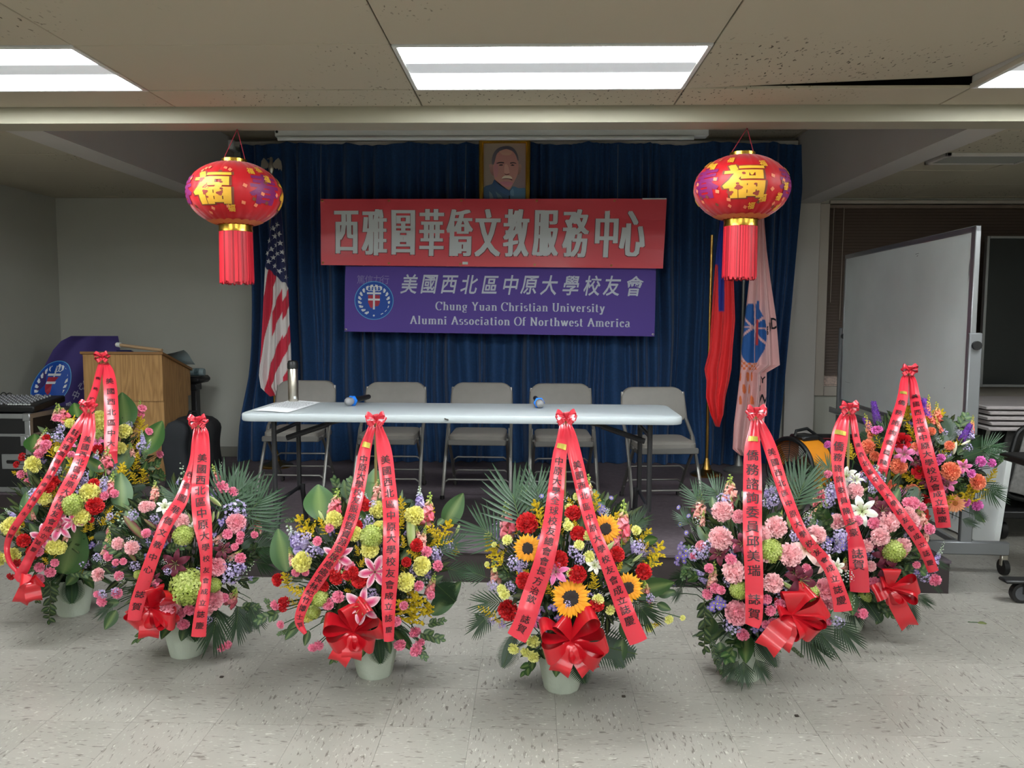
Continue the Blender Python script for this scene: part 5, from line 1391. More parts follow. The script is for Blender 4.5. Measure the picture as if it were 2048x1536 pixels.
def sash(B, rows, text, t0, t1, name='sash', sticker=False, size=1.):
    cfg = B; n = 84
    Y0, Y1 = cfg['ys'], cfg['yf']
    Yat = lambda t: Y0+(Y1-Y0)*min(1, t*1.15)**.75 + cfg.get('yb', 0)*max(0, t-.8)
    P = ribbon_path(rows, Yat, n, B)
    def S(t, v, d=0.):
        x = max(0, min(.99999, t))*n; i = int(x); u = x-i; a, c = P[i], P[i+1]
        p = a[0].lerp(c[0], u); w_ = a[1]*(1-u)+c[1]*u; side = a[2].lerp(c[2], u); nn = side.cross(a[3]).normalized()
        if nn.y > 0: nn = -nn
        puck = math.exp(-t*14)
        wav = .006*sin(t*9+rows[0][0])*v*w_/.03*.5 + .010*puck*sin(v*9)
        return p+side*(w_*v)+nn*(d+wav+.007*(1-v*v)*(1-puck))
    b = MB(); b.grid(lambda u, v: S(u, 2*v-1), n, 8); b.grid(lambda u, v: S(u, 1-2*v, -.0006), n, 8)
    o = b.build(name, ribm, B['t'], 'all')
    # lettering, brush written, upright glyphs running down the sash
    L = [0.]
    for i in range(n): L.append(L[-1]+(P[i+1][0]-P[i][0]).length)
    b = MB(); k = len(text.replace(' ', '')); m_ = len(text)
    for j, ch in enumerate(text):
        if ch == ' ': continue
        t_ = t0+(t1-t0)*(j+.5)/m_; i = min(n-1, int(t_*n)); w_ = P[i][1]
        sz = min(w_*1.15, (L[-1]*(t1-t0)/m_)*.82)*size; vs, fs = glyph(ch, .004)
        r_ = RG.uniform(-.06, .06)
        for q, sh in enumerate((0, .025)):
            b.add([S(t_-((y+x*r_)*sz)/L[-1], (x+sh)*sz/w_, .0026+.0002*q) for x, y in vs], fs)
    lt = b.build('lettering', BLK, B['t'], False); lt.parent = o; lt.matrix_parent_inverse = Matrix(); lt['kind'] = 'stuff'
    if sticker:
        b = MB(); tt = t0-.045; b.grid(lambda u, v: S(tt-.012+.024*v, -.7+1.4*u, .003), 4, 2); s_ = b.build('gold_sticker', STICK, B['t'], False)
    return o
def loop(b, c, d, L_, W, n, twist, nn=16):
    """one ribbon loop from the knot c out along d and back"""
    d = d.normalized(); side0 = d.cross(n).normalized(); up = (n*cos(twist)+side0*sin(twist)).normalized(); side = d.cross(up).normalized()
    def fn(u, v):
        s_ = sin(pi*u); x = L_*s_**.8; h = L_*.26*sin(2*pi*u); w_ = W*(.22+.78*s_**.7)*(v-.5)
        return c+d*x+up*(h+.012)+side*w_
    b.grid(fn, nn, 4)
def tail(b, c, d, L_, W, n, nn=10):
    d = d.normalized(); side = d.cross(n).normalized()
    def fn(u, v):
        w_ = W*(.3+.7*min(1, u*2.5))*(v-.5); return c+d*L_*(u-(.08*(1-abs(2*v-1)) if u > .99 else 0))+side*w_+n*(.03*sin(u*3)+.01*sin(u*9))
    b.grid(fn, nn, 4)
def bow(B, px, py, Y, loops, tails, rpx, m, name, W=.5, sub=True):
    c = at(px, py, Y=Y); tc = (CAM-c).normalized(); k = Y/F; r = rpx*k
    kb = MB()
    Mx = dirM(c, tc); kb.lathe([(0, .30*r*.5), (.13*r, .12*r), (.16*r, 0), (.12*r, -.1*r)], 10, M=Mx)
    o = kb.build(name, m, B['t'], 'all')
    for (ang, ln, tw) in loops:
        a = radians(ang); d = V((cos(a), -.25, sin(a))); b = MB() if sub else b_all[0]
        b = MB(); loop(b, c+tc*.004, d, r*ln, r*W, tc, tw)
        if sub: l = b.build('ribbon_loop', m, B['t'], 'all'); l.parent = o
        else: l = b.build('ribbon_loop', m, B['t'], 'all'); l.parent = o
    for (ang, ln) in tails:
        a = radians(ang); b = MB(); tail(b, c+tc*.002, V((cos(a), -.1, sin(a))), r*ln, r*W*.95, tc); l = b.build('ribbon_tail', m, B['t'], 'all'); l.parent = o
    return o
def surf(B, px, py, s=1., front=False):
    """where the line of sight meets the rounded mass of flowers; beyond its outline, the closest pass"""
    r = ray(px, py); C_, R_ = B['C'], B['R']
    o = V(((CAM.x-C_.x)/R_[0], (CAM.y-C_.y)/R_[1], (CAM.z-C_.z)/R_[2]))/s; d = V((r.x/R_[0], r.y/R_[1], r.z/R_[2]))/s
    a = d.dot(d); h = o.dot(d); c_ = o.dot(o)-1; D = h*h-a*c_
    if front: return CAM+r*((-h-sqrt(D))/a) if D > 0 else None
    t = (-h-sqrt(D))/a if D > 0 else -h/a
    p = CAM+r*t; q = p-C_; n = V((q.x/R_[0]**2, q.y/R_[1]**2, q.z/R_[2]**2)).normalized()
    return p, n
NM = {'tl': 'broad_leaf', 'lv': 'leaf'}
def arrangement(B, conv, text):
    ox, oy, sc = conv; t = B['t']
    for line in text.strip().split('\n'):
        w_ = line.split()
        if not w_ or w_[0] == '#': continue
        k = w_[0]
        if k == 'gr': keys = ['g0', 'g1', 'g2']
        elif k == 'sn': keys = ['s0', 's1']
        else: keys = [k]
        for grp in ' '.join(w_[1:]).split(';'):
            v = [float(x) for x in grp.split()]
            if not v or (len(v) == 3 and v[2] <= 2): continue
            kk = RG.choice(keys); nm, me = ME[kk]
            if len(v) == 3:
                p, n = surf(B, ox+v[0]/sc, oy+v[1]/sc, RG.uniform(1.0, 1.06)); r = v[2]/sc*(p-CAM).length/F
                tc = (CAM-p).normalized(); d = (n*.55+tc*.6+V((RG.uniform(-.15, .15), 0, RG.uniform(-.1, .2)))).normalized()
                if kk in ('sf',): d = (n*.2+tc).normalized()
                M = Matrix.Translation(p+d*.01) @ d.to_track_quat('Z', 'Y').to_matrix().to_4x4() @ Matrix.Rotation(RG.uniform(0, 6.28), 4, 'Z') @ Matrix.Scale(r, 4)
            else:
                p0, n0 = surf(B, ox+v[0]/sc, oy+v[1]/sc, .97); p1, n1 = surf(B, ox+v[2]/sc, oy+v[3]/sc, 1.05)
                z = p1-p0; L_ = z.length; z.normalize(); tc = (CAM-p0).normalized(); x = tc.cross(z).normalized() if abs(tc.dot(z)) < .98 else RGT
                y = z.cross(x); R_ = Matrix((x, y, z)).transposed().to_4x4(); q = v[4] if len(v) > 4 else 1.
                M = Matrix.Translation(p0) @ R_ @ Matrix.Diagonal((L_*q, L_*q, L_, 1))
            place(nm, me, t, M)
            B['stems'].append(M.translation.copy())
def stems(B):
    b = MB(); r = random.Random(5)
    for e in B['stems']:
        s0 = V((B['p'].x+r.uniform(-.05, .05), B['p'].y+r.uniform(-.05, .05), B['zp']-.02)); mid = s0.lerp(e, .55)+V((0, 0, .04+.10*min(.4, abs(e.x-s0.x))))
        e2 = e+(mid-e).normalized()*.004
        b.tube(smooth_path([list(s0), list(mid), list(e2)], 5), .0022, 3, col=mixc(G2, G3, r.random()), caps=False)
    b.build('stems', leafm, B['t'], 'all', kind='stuff')
def greenery(B, seed, n=340, dark=1.):
    """the massed small leaves between the flowers, too many to count"""
    r = random.Random(seed); b = MB(); C_, R_ = B['C'], B['R']
    for k in range(n):
        z = r.uniform(-1, 1); a = r.uniform(0, 2*pi); q = sqrt(1-z*z); s_ = r.uniform(.5, .84)
        d = V((q*cos(a), q*sin(a), z)); p = C_+V((d.x*R_[0], d.y*R_[1], d.z*R_[2]))*s_
        if p.z < B['zp']+.03 and r.random() < .8: p.z = B['zp']+.03+r.random()*.05
        dd = (d+V((r.uniform(-.6, .6), r.uniform(-.6, .6), r.uniform(-.3, .7)))).normalized()
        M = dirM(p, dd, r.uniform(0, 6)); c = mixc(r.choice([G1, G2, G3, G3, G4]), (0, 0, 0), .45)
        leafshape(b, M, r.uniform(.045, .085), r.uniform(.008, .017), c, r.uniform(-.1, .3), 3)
    for k in range(130):     # fine stems out of the pot
        z = r.uniform(-.3, .9); a = r.uniform(0, 2*pi); q = sqrt(1-z*z); e = C_+V((q*cos(a)*R_[0], q*sin(a)*R_[1], z*R_[2]))*.9
        s0 = V((B['p'].x+r.uniform(-.05, .05), B['p'].y+r.uniform(-.05, .05), B['zp']-.02)); mid = s0.lerp(e, .5)+V((0, 0, .05))
        b.tube([s0, mid, e], .0022, 3, col=mixc(G2, G3, r.random()), caps=False)
    keys = B.get('fill', 'gr gr sl lc as mp wc')
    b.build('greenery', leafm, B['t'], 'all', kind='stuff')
def basket(px, py, Y, cpx, cpy, rx, ry, bowpx, label, seed, z0=0., ph=.185, rt=.104, yoff=0., dens=560):
    p = at(px, py, Y=Y); base = V((p.x, Y, z0))
    t = thing('flower_basket', base, label, 'flower basket', 'congratulation flower baskets with red sashes')
    C_ = at(cpx, cpy, Y=Y+yoff); k = Y/F
    B = dict(stems=[], t=t, p=base, C=C_, R=(rx*k, min(rx, ry)*k*.92, ry*k), zp=z0+ph, ys=Y, yf=Y+min(0, yoff)*1.3-min(rx, ry)*k*1.06)
    b = MB(); rb = rt*.68; jit = lambda a, z: 1+.012*sin(a*10)+.008*sin(a*23+z*60)
    b.lathe([(0, 0), (rb*.94, 0), (rb, .008), (rb+(rt-rb)*.5, ph*.5), (rt*.98, ph*.92), (rt, ph*.97), (rt*1.0, ph), (rt*.94, ph), (rt*.9, ph*.9), (0, ph*.88)], 60, base, jit=jit)
    b.build('pot', potm, t)
    bp = at(*bowpx, Y=Y)
    b = MB(); b.tube([V((p.x, Y, z0+ph*.9)), V(((p.x+bp.x)/2, Y+.005, (z0+ph+bp.z)/2)), bp], .0055, 7); b.build('bamboo_stake', bambm, t)
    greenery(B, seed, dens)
    r_ = random.Random(seed*7)
    for k_, cnt in (('g0', 9), ('g1', 9), ('sl', 4), ('fe', 6), ('sa', 5), ('lc', 8), ('wc', 6), ('s1', 3), ('lv', 6), ('as', 5)):
        if seed in (3, 5, 6) and k_ in ('g0', 'g1'): continue
        for _ in range(cnt):
            a_ = r_.uniform(0, 2*pi); q_ = r_.uniform(.25, .85); x0_ = cpx+rx*q_*cos(a_); y0_ = cpy-ry*q_*sin(a_); d_ = r_.uniform(28, 46)*3.1/Y
            if k_ in ('lc', 'wc', 'as'):
                p_, n_ = surf(B, x0_, y0_, .93); M = dirM(p_, n_+(CAM-p_).normalized()*.5, r_.uniform(0, 6)) @ Matrix.Scale(r_.uniform(.020, .032), 4)
            else:
                p_, n_ = surf(B, x0_, y0_, .86); p2_, _n = surf(B, x0_+d_*cos(a_)*.8, y0_-d_*(sin(a_)*.6+.7), .98); z_ = (p2_-p_)
                L_ = z_.length; z_.normalize(); x_ = (CAM-p_).cross(z_).normalized(); M = Matrix.Translation(p_) @ Matrix((x_, z_.cross(x_), z_)).transposed().to_4x4() @ Matrix.Scale(min(L_, .2), 4)
            place(ME[k_][0], ME[k_][1], t, M)
    for k_ in range(11):       # leaves drooping over the rim of the pot
        a_ = 2*pi*(k_+r_.uniform(-.3, .3))/11; p_ = base+V((cos(a_)*rt*.7, sin(a_)*rt*.7, ph+.02)); d_ = V((cos(a_), sin(a_), -.45-.3*r_.random())).normalized()
        x_ = V((0, 0, 1)).cross(d_).normalized(); key = 'fe' if k_ % 4 == 1 else ('sa' if k_ % 4 == 3 else 'lv')
        place(ME[key][0], ME[key][1], t, Matrix.Translation(p_) @ Matrix((x_, d_.cross(x_), d_)).transposed().to_4x4() @ Matrix.Scale(r_.uniform(.10, .14)*(1.4 if key != 'lv' else 1), 4))
    bow(B, bowpx[0], bowpx[1], Y-.015, [(150, 1., .5), (35, 1., -.5), (190, .8, .9), (-5, .85, -.8), (95, .6, .2)], [(-150, .8), (-35, .7)], 25*(3.1/Y)**.8, ribm, 'small_bow', .42)
    return B
ST = '美國西北區中原大學校友會成立誌慶'
YB5, YB4, YB3, YB2, YB6, YB7, YB1, YB8 = 3.10, 3.22, 3.44, 3.92, 3.20, 3.72, 4.62, 4.43
bz = lambda px, py: at(px, py, Z=0).y+.07
FINE[0] = .5
# ---- basket with sunflowers
Y = bz(1123, 1390); B = basket(1123, 1390, Y, 1150, 1122, 172, 158, (1132, 838), 'flower basket with big sunflowers in front of the table middle right', 1)
arrangement(B, (910, 800, 2.477), '''
fe 560 1180 905 1260; 300 1150 235 1330; 740 1180 840 1330; 460 1150 560 1300; 520 1180 640 1340
lv 830 1180 800 1330 1; 150 1110 100 1060 1; 820 1100 900 1200 1; 560 560 520 490 1; 850 960 1100 900 .6; 1000 960 1090 950 1.2; 1000 1010 1070 1040 1.2
pa 330 640 250 330 1; 420 560 400 330 .8; 240 720 40 560 1; 160 880 20 830 .9; 250 1000 60 1010 .8; 700 540 640 440 .5
pd 180 1050 70 1170 1; 880 980 1000 1130 .8; 860 640 960 560 .6
tl 930 700 1020 685 .5; 520 480 395 440 .35
gr 440 640 390 490; 240 820 150 690; 610 690 590 590; 690 560 700 450; 960 840 1030 700; 210 1080 110 1020; 480 960 440 890; 700 940 680 850; 930 1120 1020 1110; 590 560 560 480; 200 770 180 710; 250 1120 190 1080; 780 880 830 800; 930 760 960 700
sn 265 680 252 500; 825 700 838 490; 945 990 930 880; 205 900 190 790; 790 760 800 600
sl 890 760 870 670; 330 860 300 770; 230 690 200 620
lc 215 640 34; 300 810 40; 905 730 40; 590 750 38; 195 920 34; 345 810 26; 620 790 30; 190 1090 24; 960 980 26; 560 1010 24
as 490 1020 34; 515 1080 28; 240 1110 26; 730 800 24; 185 640 26; 860 1060 24
a1 768 490 40; 430 485 44; 450 1140 36; 640 1060 30
lp 500 850 70; 390 1070 60
lw 690 820 46
cr 358 615 52; 585 565 38; 610 665 38; 517 790 42; 608 862 42; 345 895 40; 268 1040 48; 800 765 36; 930 850 38; 700 1010 34
sf 575 980 98; 362 735 72; 745 640 74; 855 930 74
my 605 485 20; 565 537 20; 560 628 26; 262 697 26; 172 675 22; 655 675 24; 612 720 26; 665 775 28; 576 855 24; 895 648 24; 707 985 28; 765 1035 24; 955 1012 22; 235 935 24; 250 960 28; 390 1185 34; 295 1225 28; 352 1240 24; 390 1262 30; 1052 1082 22; 1120 1075 14; 960 1120 22; 200 720 14; 165 815 14; 205 840 12; 555 598 12
bd 700 790 790 700; 880 800 930 760
''')
stems(B)
sash(B, [(1128, 848, 16), (1126, 865, 20), (1124, 890, 26), (1118, 921, 29), (1105, 1042, 37), (1088, 1123, 41), (1075, 1163, 42), (1061, 1204, 43), (1049, 1244, 43), (1033, 1276, 42)], '中原大學全球校友總會會長方治欽 誌賀', .15, .97, sticker=True)
sash(B, [(1136, 848, 10), (1141, 870, 22), (1152, 921, 28), (1181, 1042, 27), (1213, 1123, 29), (1244, 1204, 35), (1262, 1250, 37), (1277, 1284, 38)], ST, .16, .92)
bow(B, 1142, 1280, B['C'].y-B['R'][1]*.93, [(160, 1.15, .9), (52, 1.35, -.6), (10, 1.2, .8), (200, 1.0, -.7), (-25, 1.15, .9), (-70, .75, 1.3), (120, .9, .4)], [(-110, 1.2), (-58, 1.25), (-38, 1.2)], 62, bowm, 'large_bow', .72)
# ---- basket left of it
Y = bz(750, 1362); B = basket(750, 1362, Y, 735, 1118, 170, 150, (752, 842), 'flower basket with broad leaves and pink stargazer lilies below the left microphone', 2)
arrangement(B, (500, 800, 2.561), '''
tl 365 620 345 395 1.1; 190 880 140 650 1.1; 650 560 635 320 .8; 1000 640 1090 480 1.15; 930 1100 1080 930 .9; 600 620 520 560 1; 570 560 620 640 1
fe 900 1000 1060 940; 950 940 1060 1040; 560 1200 480 1290
pa 960 780 1130 700 .7; 1000 860 1150 900 .8
lv 250 1130 180 1230; 300 1180 280 1260; 620 1230 600 1290; 700 1220 720 1300; 580 1210 560 1290; 960 640 1000 600
sa 170 1080 30 1130; 120 1080 80 1020; 860 1190 990 1230; 900 1150 1000 1130; 850 1230 900 1330; 200 1180 140 1200; 240 610 180 620
gr 330 700 240 590; 400 690 350 600; 780 600 770 490; 960 760 1030 610; 1050 800 1060 720; 200 960 170 880; 300 1000 190 960; 560 800 540 740; 830 1150 850 980; 900 1100 920 1040; 780 1100 760 1020; 560 860 600 790; 250 1050 170 1010; 980 720 900 640; 790 760 780 690; 860 800 800 770; 500 900 480 860
sn 430 600 450 450; 660 520 650 390; 900 640 925 470; 880 760 900 640; 915 1000 950 880; 220 850 200 750; 870 720 850 640
sl 870 560 868 440; 600 560 590 470; 280 780 190 640; 960 830 950 740
lc 260 720 40; 320 780 34; 950 790 36; 1010 750 34; 610 620 30; 300 700 24; 630 540 24
hy 620 700 60; 360 1010 46; 330 1080 36; 700 660 40
ls 640 880 88; 450 800 84; 575 1050 98
cr 590 545 32; 430 860 34; 560 920 40; 445 910 32; 850 745 32; 575 515 20; 545 645 30; 380 950 28; 150 920 30; 800 830 24; 530 880 26
cy 430 615 42; 655 565 44; 840 595 48; 270 830 48; 535 685 38; 615 760 46; 875 850 46; 795 930 46; 300 1100 32; 665 655 34
mp 350 725 24; 510 850 28; 455 1005 30; 405 1040 30; 138 1045 26; 165 1145 20; 325 1260 22; 355 1250 24; 765 1245 30; 840 1180 30; 865 1235 26; 845 1275 32; 900 780 28; 955 850 28; 745 1130 26; 860 950 26; 785 1050 22; 920 1000 22; 410 660 22; 240 880 22; 290 880 20; 465 840 22
mr 180 1035 28; 175 1060 22; 500 900 24
cp 790 1060 2
bd 600 790 575 660; 825 760 820 560; 490 930 465 870; 1050 700 1075 630; 380 620 350 565
''')
stems(B)
sash(B, [(746, 850, 14), (741, 862, 16), (730, 901, 24), (721, 956, 27), (703, 1034, 28), (680, 1093, 26), (642, 1151, 27), (617, 1190, 24), (600, 1230, 20), (600, 1250, 16), (611, 1267, 8)], '中原大學校友服務暨資源發展處處長林紀竹博士賀', .14, .97, sticker=True, size=1.1)
sash(B, [(756, 850, 12), (759, 862, 18), (768, 901, 30), (775, 956, 31), (782, 1034, 32), (781, 1136, 33), (777, 1210, 29), (778, 1282, 20)], ST, .14, .97)
bow(B, 708, 1262, B['C'].y-B['R'][1]*.9, [(165, 1.1, .8), (60, 1.3, -.5), (100, 1.1, .3), (20, 1.25, .8), (205, .95, -.8), (-20, .9, .9), (-75, .7, 1.2)], [(-118, 1.3), (-95, 1.05)], 58, bowm, 'large_bow', .75)
# ---- third from the left
Y = bz(375, 1320); B = basket(375, 1320, Y, 366, 1098, 165, 150, (397, 846), 'flower basket with pale pink carnations and green hydrangea before the backpack', 3)
arrangement(B, (190, 830, 3.073), '''
pa 760 620 840 300 .8; 800 600 980 330 .9; 900 640 1120 420 1; 940 700 1140 500 1; 1000 760 1120 620 .9; 860 620 900 330 .7; 560 560 420 420 .8
pd 960 820 1140 800 1; 980 900 1120 930 1; 880 1180 860 1420 .9; 760 1180 700 1470 .9; 940 1150 1030 1330 .8; 120 1150 0 1260 .8
fe 960 1130 1000 1320; 860 1160 960 1340; 700 1160 640 1290
lv 130 1200 60 1320 1.2; 150 1150 30 1170 1; 560 1290 530 1390 1.3; 620 1300 580 1360 1; 390 1250 370 1340; 940 1030 1010 1000; 1030 740 1090 730 1.2; 1000 800 1050 860 1
sa 980 780 1000 700; 1010 850 960 800; 200 860 60 790; 420 830 560 800; 880 1180 1010 1180
bb 560 430 530 310; 760 380 780 290; 900 500 905 400; 890 1020 980 900; 200 720 120 590; 720 840 790 800; 120 700 60 640
sn 370 520 370 400; 70 850 90 700; 770 440 720 300; 1000 740 1000 590; 830 1160 870 1060; 60 860 100 760
sl 500 430 520 380; 940 540 900 460; 230 680 210 600
lc 860 590 70; 830 980 60; 880 940 44; 240 620 34; 60 1090 30; 380 740 24; 690 1310 36; 900 500 30; 20 870 26; 130 1080 26; 100 630 24; 690 1250 28; 450 960 24; 900 700 24
as 410 800 34; 550 790 28; 770 660 30; 900 930 30; 380 880 24; 790 920 24; 950 1000 22; 730 740 22
wc 700 760 40; 230 770 30; 880 620 30; 60 900 24; 430 900 24; 780 780 24; 170 1010 26
hy 575 1050 108; 545 740 60; 730 1040 44; 270 980 26
lm 500 910 84; 420 720 60; 780 830 60; 360 1010 50; 460 740 44
lw 430 570 52; 600 700 44
cp 862 668 56; 745 930 52; 715 1130 62; 465 1165 54; 1000 770 2
cl 310 570 34; 230 815 38; 150 790 34; 535 655 42; 30 980 36; 680 1190 40; 345 565 26
mp 775 450 38; 845 480 30; 317 730 26; 810 735 30; 890 880 32; 90 870 26; 155 985 26; 140 1090 30; 50 1140 28; 20 1095 20; 525 1210 34; 585 1190 32; 545 1275 34; 775 1420 26; 810 1405 26; 855 810 22; 890 740 24; 135 905 20; 180 900 20; 885 775 22; 975 740 22; 80 820 20; 375 1030 20; 790 1120 26
bm 300 760 175 620; 250 900 170 780; 380 700 300 640
bd 700 500 775 560; 720 660 730 590; 600 690 570 600; 750 640 760 590
''')
stems(B)
sash(B, [(393, 856, 10), (390, 880, 12), (386, 922, 14), (375, 963, 20), (361, 1003, 26), (335, 1043, 27), (317, 1084, 25), (295, 1144, 27), (275, 1205, 28), (268, 1240, 26)], '西雅圖華僑文教中心 誌賀', .20, .96, size=1.1)
sash(B, [(402, 856, 14), (405, 870, 24), (404, 922, 31), (400, 983, 34), (405, 1043, 36), (412, 1104, 25), (411, 1164, 22), (402, 1225, 26), (397, 1273, 29)], ST, .12, .97)
bow(B, 303, 1215, B['C'].y-B['R'][1]*.9, [(80, 1.0, .3), (40, 1.3, .7), (170, .8, .7), (-40, 1.1, -.7), (-15, 1.2, .7), (215, 1.0, -.6), (-75, .8, 1.1)], [(-150, 1.0), (-95, 1.25)], 52, bowm, 'large_bow', .8)
# ---- second from the left
Y = bz(148, 1236); B = basket(148, 1236, Y, 150, 1040, 150, 140, (178, 814), 'flower basket on the floor at the far left with a long curling sash', 4)
arrangement(B, (0, 760, 3.073), '''
tl 390 1190 470 920 1.3; 190 860 160 680 1.1; 750 800 740 550 1.0; 640 560 500 470 .9
fe 560 960 700 960; 560 1050 680 1010; 540 1100 690 1120
ru 310 1220 300 1500 1; 290 1200 220 1370 1; 330 1250 330 1370 .8
lv 480 1180 400 1270 1; 240 960 180 880; 500 1190 580 1240 1; 220 1310 350 1270 .8
sa 420 1180 560 1200; 560 1170 620 1130; 240 1130 160 1180
gr 160 900 60 850; 350 720 250 610; 520 940 530 880; 620 900 680 800; 360 1070 270 1050; 300 1130 260 1090; 380 1060 330 1000; 560 930 560 850; 140 960 90 900; 480 900 520 850
sn 650 560 660 410; 660 720 700 560; 660 960 680 870; 400 990 420 900; 530 790 560 640; 210 860 190 780
sl 640 720 650 600; 510 660 500 560; 230 730 210 660
lc 210 705 34; 470 690 38; 620 660 40; 510 590 34; 240 745 28; 640 620 24; 520 620 24
hy 440 770 62; 350 1040 2
ls 370 900 84; 270 960 70; 450 870 60
cr 300 660 36; 580 775 46; 150 985 34; 575 640 28; 330 630 30; 200 1050 28; 560 860 16
cy 550 695 52; 500 845 44; 70 900 46; 85 1080 42; 275 725 38; 10 1095 34; 335 1020 40; 370 1030 34; 400 1180 2
mp 405 795 24; 640 715 24; 700 700 24; 235 1050 28; 245 1145 26; 310 1175 28; 245 1220 28; 90 890 2; 350 880 22; 340 1120 22; 280 900 22
mr 110 1120 22; 75 1200 20; 205 1080 22
bd 500 650 460 610; 330 770 310 720; 150 800 125 770
''')
stems(B)
sash(B, [(172, 826, 12), (165, 842, 20), (140, 880, 20), (113, 925, 17), (97, 955, 15), (60, 1010, 15), (25, 1062, 14), (14, 1095, 11), (20, 1125, 10), (36, 1145, 8)], '駐西雅圖辦事處處長陳敏永 誌賀', .10, .80, size=1.1)
sash(B, [(181, 826, 14), (179, 850, 22), (174, 882, 26), (153, 942, 27), (125, 995, 27), (97, 1055, 23), (69, 1096, 18), (49, 1136, 20), (40, 1152, 22), (60, 1160, 20)], ST, .12, .80)
bow(B, 62, 1160, Y-.36, [(190, .5, .5), (10, .6, .6)], [(-115, 1.3), (-80, 1.1)], 42, bowm, 'large_bow', .75)
# ---- right of the sunflower basket
Y = bz(1485, 1366); B = basket(1485, 1366, Y, 1515, 1120, 158, 160, (1512, 828), 'flower basket with large pale pink carnations in front of the right table end', 5)
arrangement(B, (1330, 800, 2.56), '''
pa 300 520 200 400 .9; 200 560 110 420 .9; 620 540 700 330 1; 660 560 760 300 .8; 620 520 560 400 .8; 130 640 60 560 1
pd 400 1330 410 1480 1; 380 1330 300 1440 .9; 460 1320 530 1450 .9; 690 1180 850 1350 1; 740 1140 910 1310 .9; 120 900 30 930 .8; 860 1120 1010 1290 .9; 90 950 40 1040 .6; 330 1250 280 1390 .8
ru 200 1000 200 1300 .8; 230 1200 270 1370 .8; 640 1260 710 1320 1; 240 1270 300 1420 .8
lv 240 1110 210 1220 1.2; 330 1180 340 1220; 280 1240 290 1330 1.4; 520 610 600 590 1.2; 130 860 90 850 1; 170 900 110 930; 290 640 285 570 1.2; 250 560 240 490 1; 320 1160 370 1200; 60 990 0 980 1.2; 830 640 790 560 1.2; 770 620 760 570
sa 850 650 790 560; 170 900 90 880; 100 840 90 920; 740 700 760 610; 560 600 620 640
gr 260 590 250 540 .5
sn 330 520 335 380; 180 600 180 460; 240 960 255 820; 800 520 795 400; 190 650 200 560; 230 960 230 900; 340 560 340 490; 590 620 600 560
sl 300 560 290 490; 520 500 520 430; 880 780 880 690; 550 480 540 420
bb 700 640 750 560; 150 690 130 640; 900 950 900 860; 950 1100 970 1000; 520 560 510 480; 80 930 40 940
lc 300 520 40; 160 790 44; 220 750 34; 350 1150 46; 660 700 30; 890 700 40; 560 520 34; 440 1100 24; 820 760 34; 760 480 24; 560 470 30; 200 790 28; 680 650 30; 880 1130 34; 780 1060 28
as 100 800 50; 270 1040 50; 90 750 30; 290 1020 34; 890 740 40; 830 720 30; 460 1170 26; 240 1060 30; 70 830 26
a1 80 555 44; 130 600 40; 115 680 44; 85 640 46; 60 940 40; 490 1170 34
wc 350 1100 34; 820 900 24; 930 900 34; 170 620 30; 730 600 30; 560 780 24
hy 535 770 62; 740 985 44; 380 970 48; 690 1000 30
lm 690 920 80; 280 790 60; 400 740 60; 660 880 50; 720 1010 40; 160 560 30
lb 720 760 84; 810 840 56
lw 870 850 44; 520 960 20
cl 295 575 50; 285 710 56; 565 655 52; 640 795 54; 355 880 54; 500 690 40; 770 690 44; 520 800 30; 550 935 46; 1000 700 2
cp 375 1085 60; 820 970 54; 840 1030 34; 190 750 28; 380 600 34
mp 340 815 28; 375 755 24; 585 1040 26; 535 1075 26; 520 1015 24; 550 1135 24; 535 1195 28; 515 1145 20; 400 1195 30; 330 1290 24; 1005 1090 24; 230 860 24; 150 800 20; 400 1265 14; 500 880 2; 980 620 24; 820 1130 24; 720 860 22; 260 960 26; 220 990 26; 290 970 22
bd 650 900 690 980; 640 660 625 590; 600 930 690 990; 620 640 650 590
bm 610 950 680 990; 640 920 700 880; 660 700 640 650
''')
stems(B)
sash(B, [(1509, 840, 14), (1508, 856, 18), (1505, 898, 31), (1505, 956, 36), (1505, 1073, 37), (1508, 1151, 36), (1508, 1230, 34), (1504, 1252, 28)], '僑務諮詢委員邱美瑞 誌賀', .14, .97, sticker=True, size=1.15)
sash(B, [(1517, 840, 12), (1525, 858, 20), (1541, 898, 25), (1573, 995, 24), (1608, 1073, 24), (1657, 1132, 25), (1679, 1190, 31), (1686, 1222, 36)], ST, .14, .97)
bow(B, 1583, 1230, B['C'].y-B['R'][1]*.95, [(95, .95, .2), (60, 1.15, -.4), (30, 1.15, .6), (0, 1.1, -.7), (-30, 1.0, .8), (-65, .8, -.7), (160, .6, .7)], [(-128, 1.5), (-112, 1.2)], 60, bowm, 'large_bow', .8)
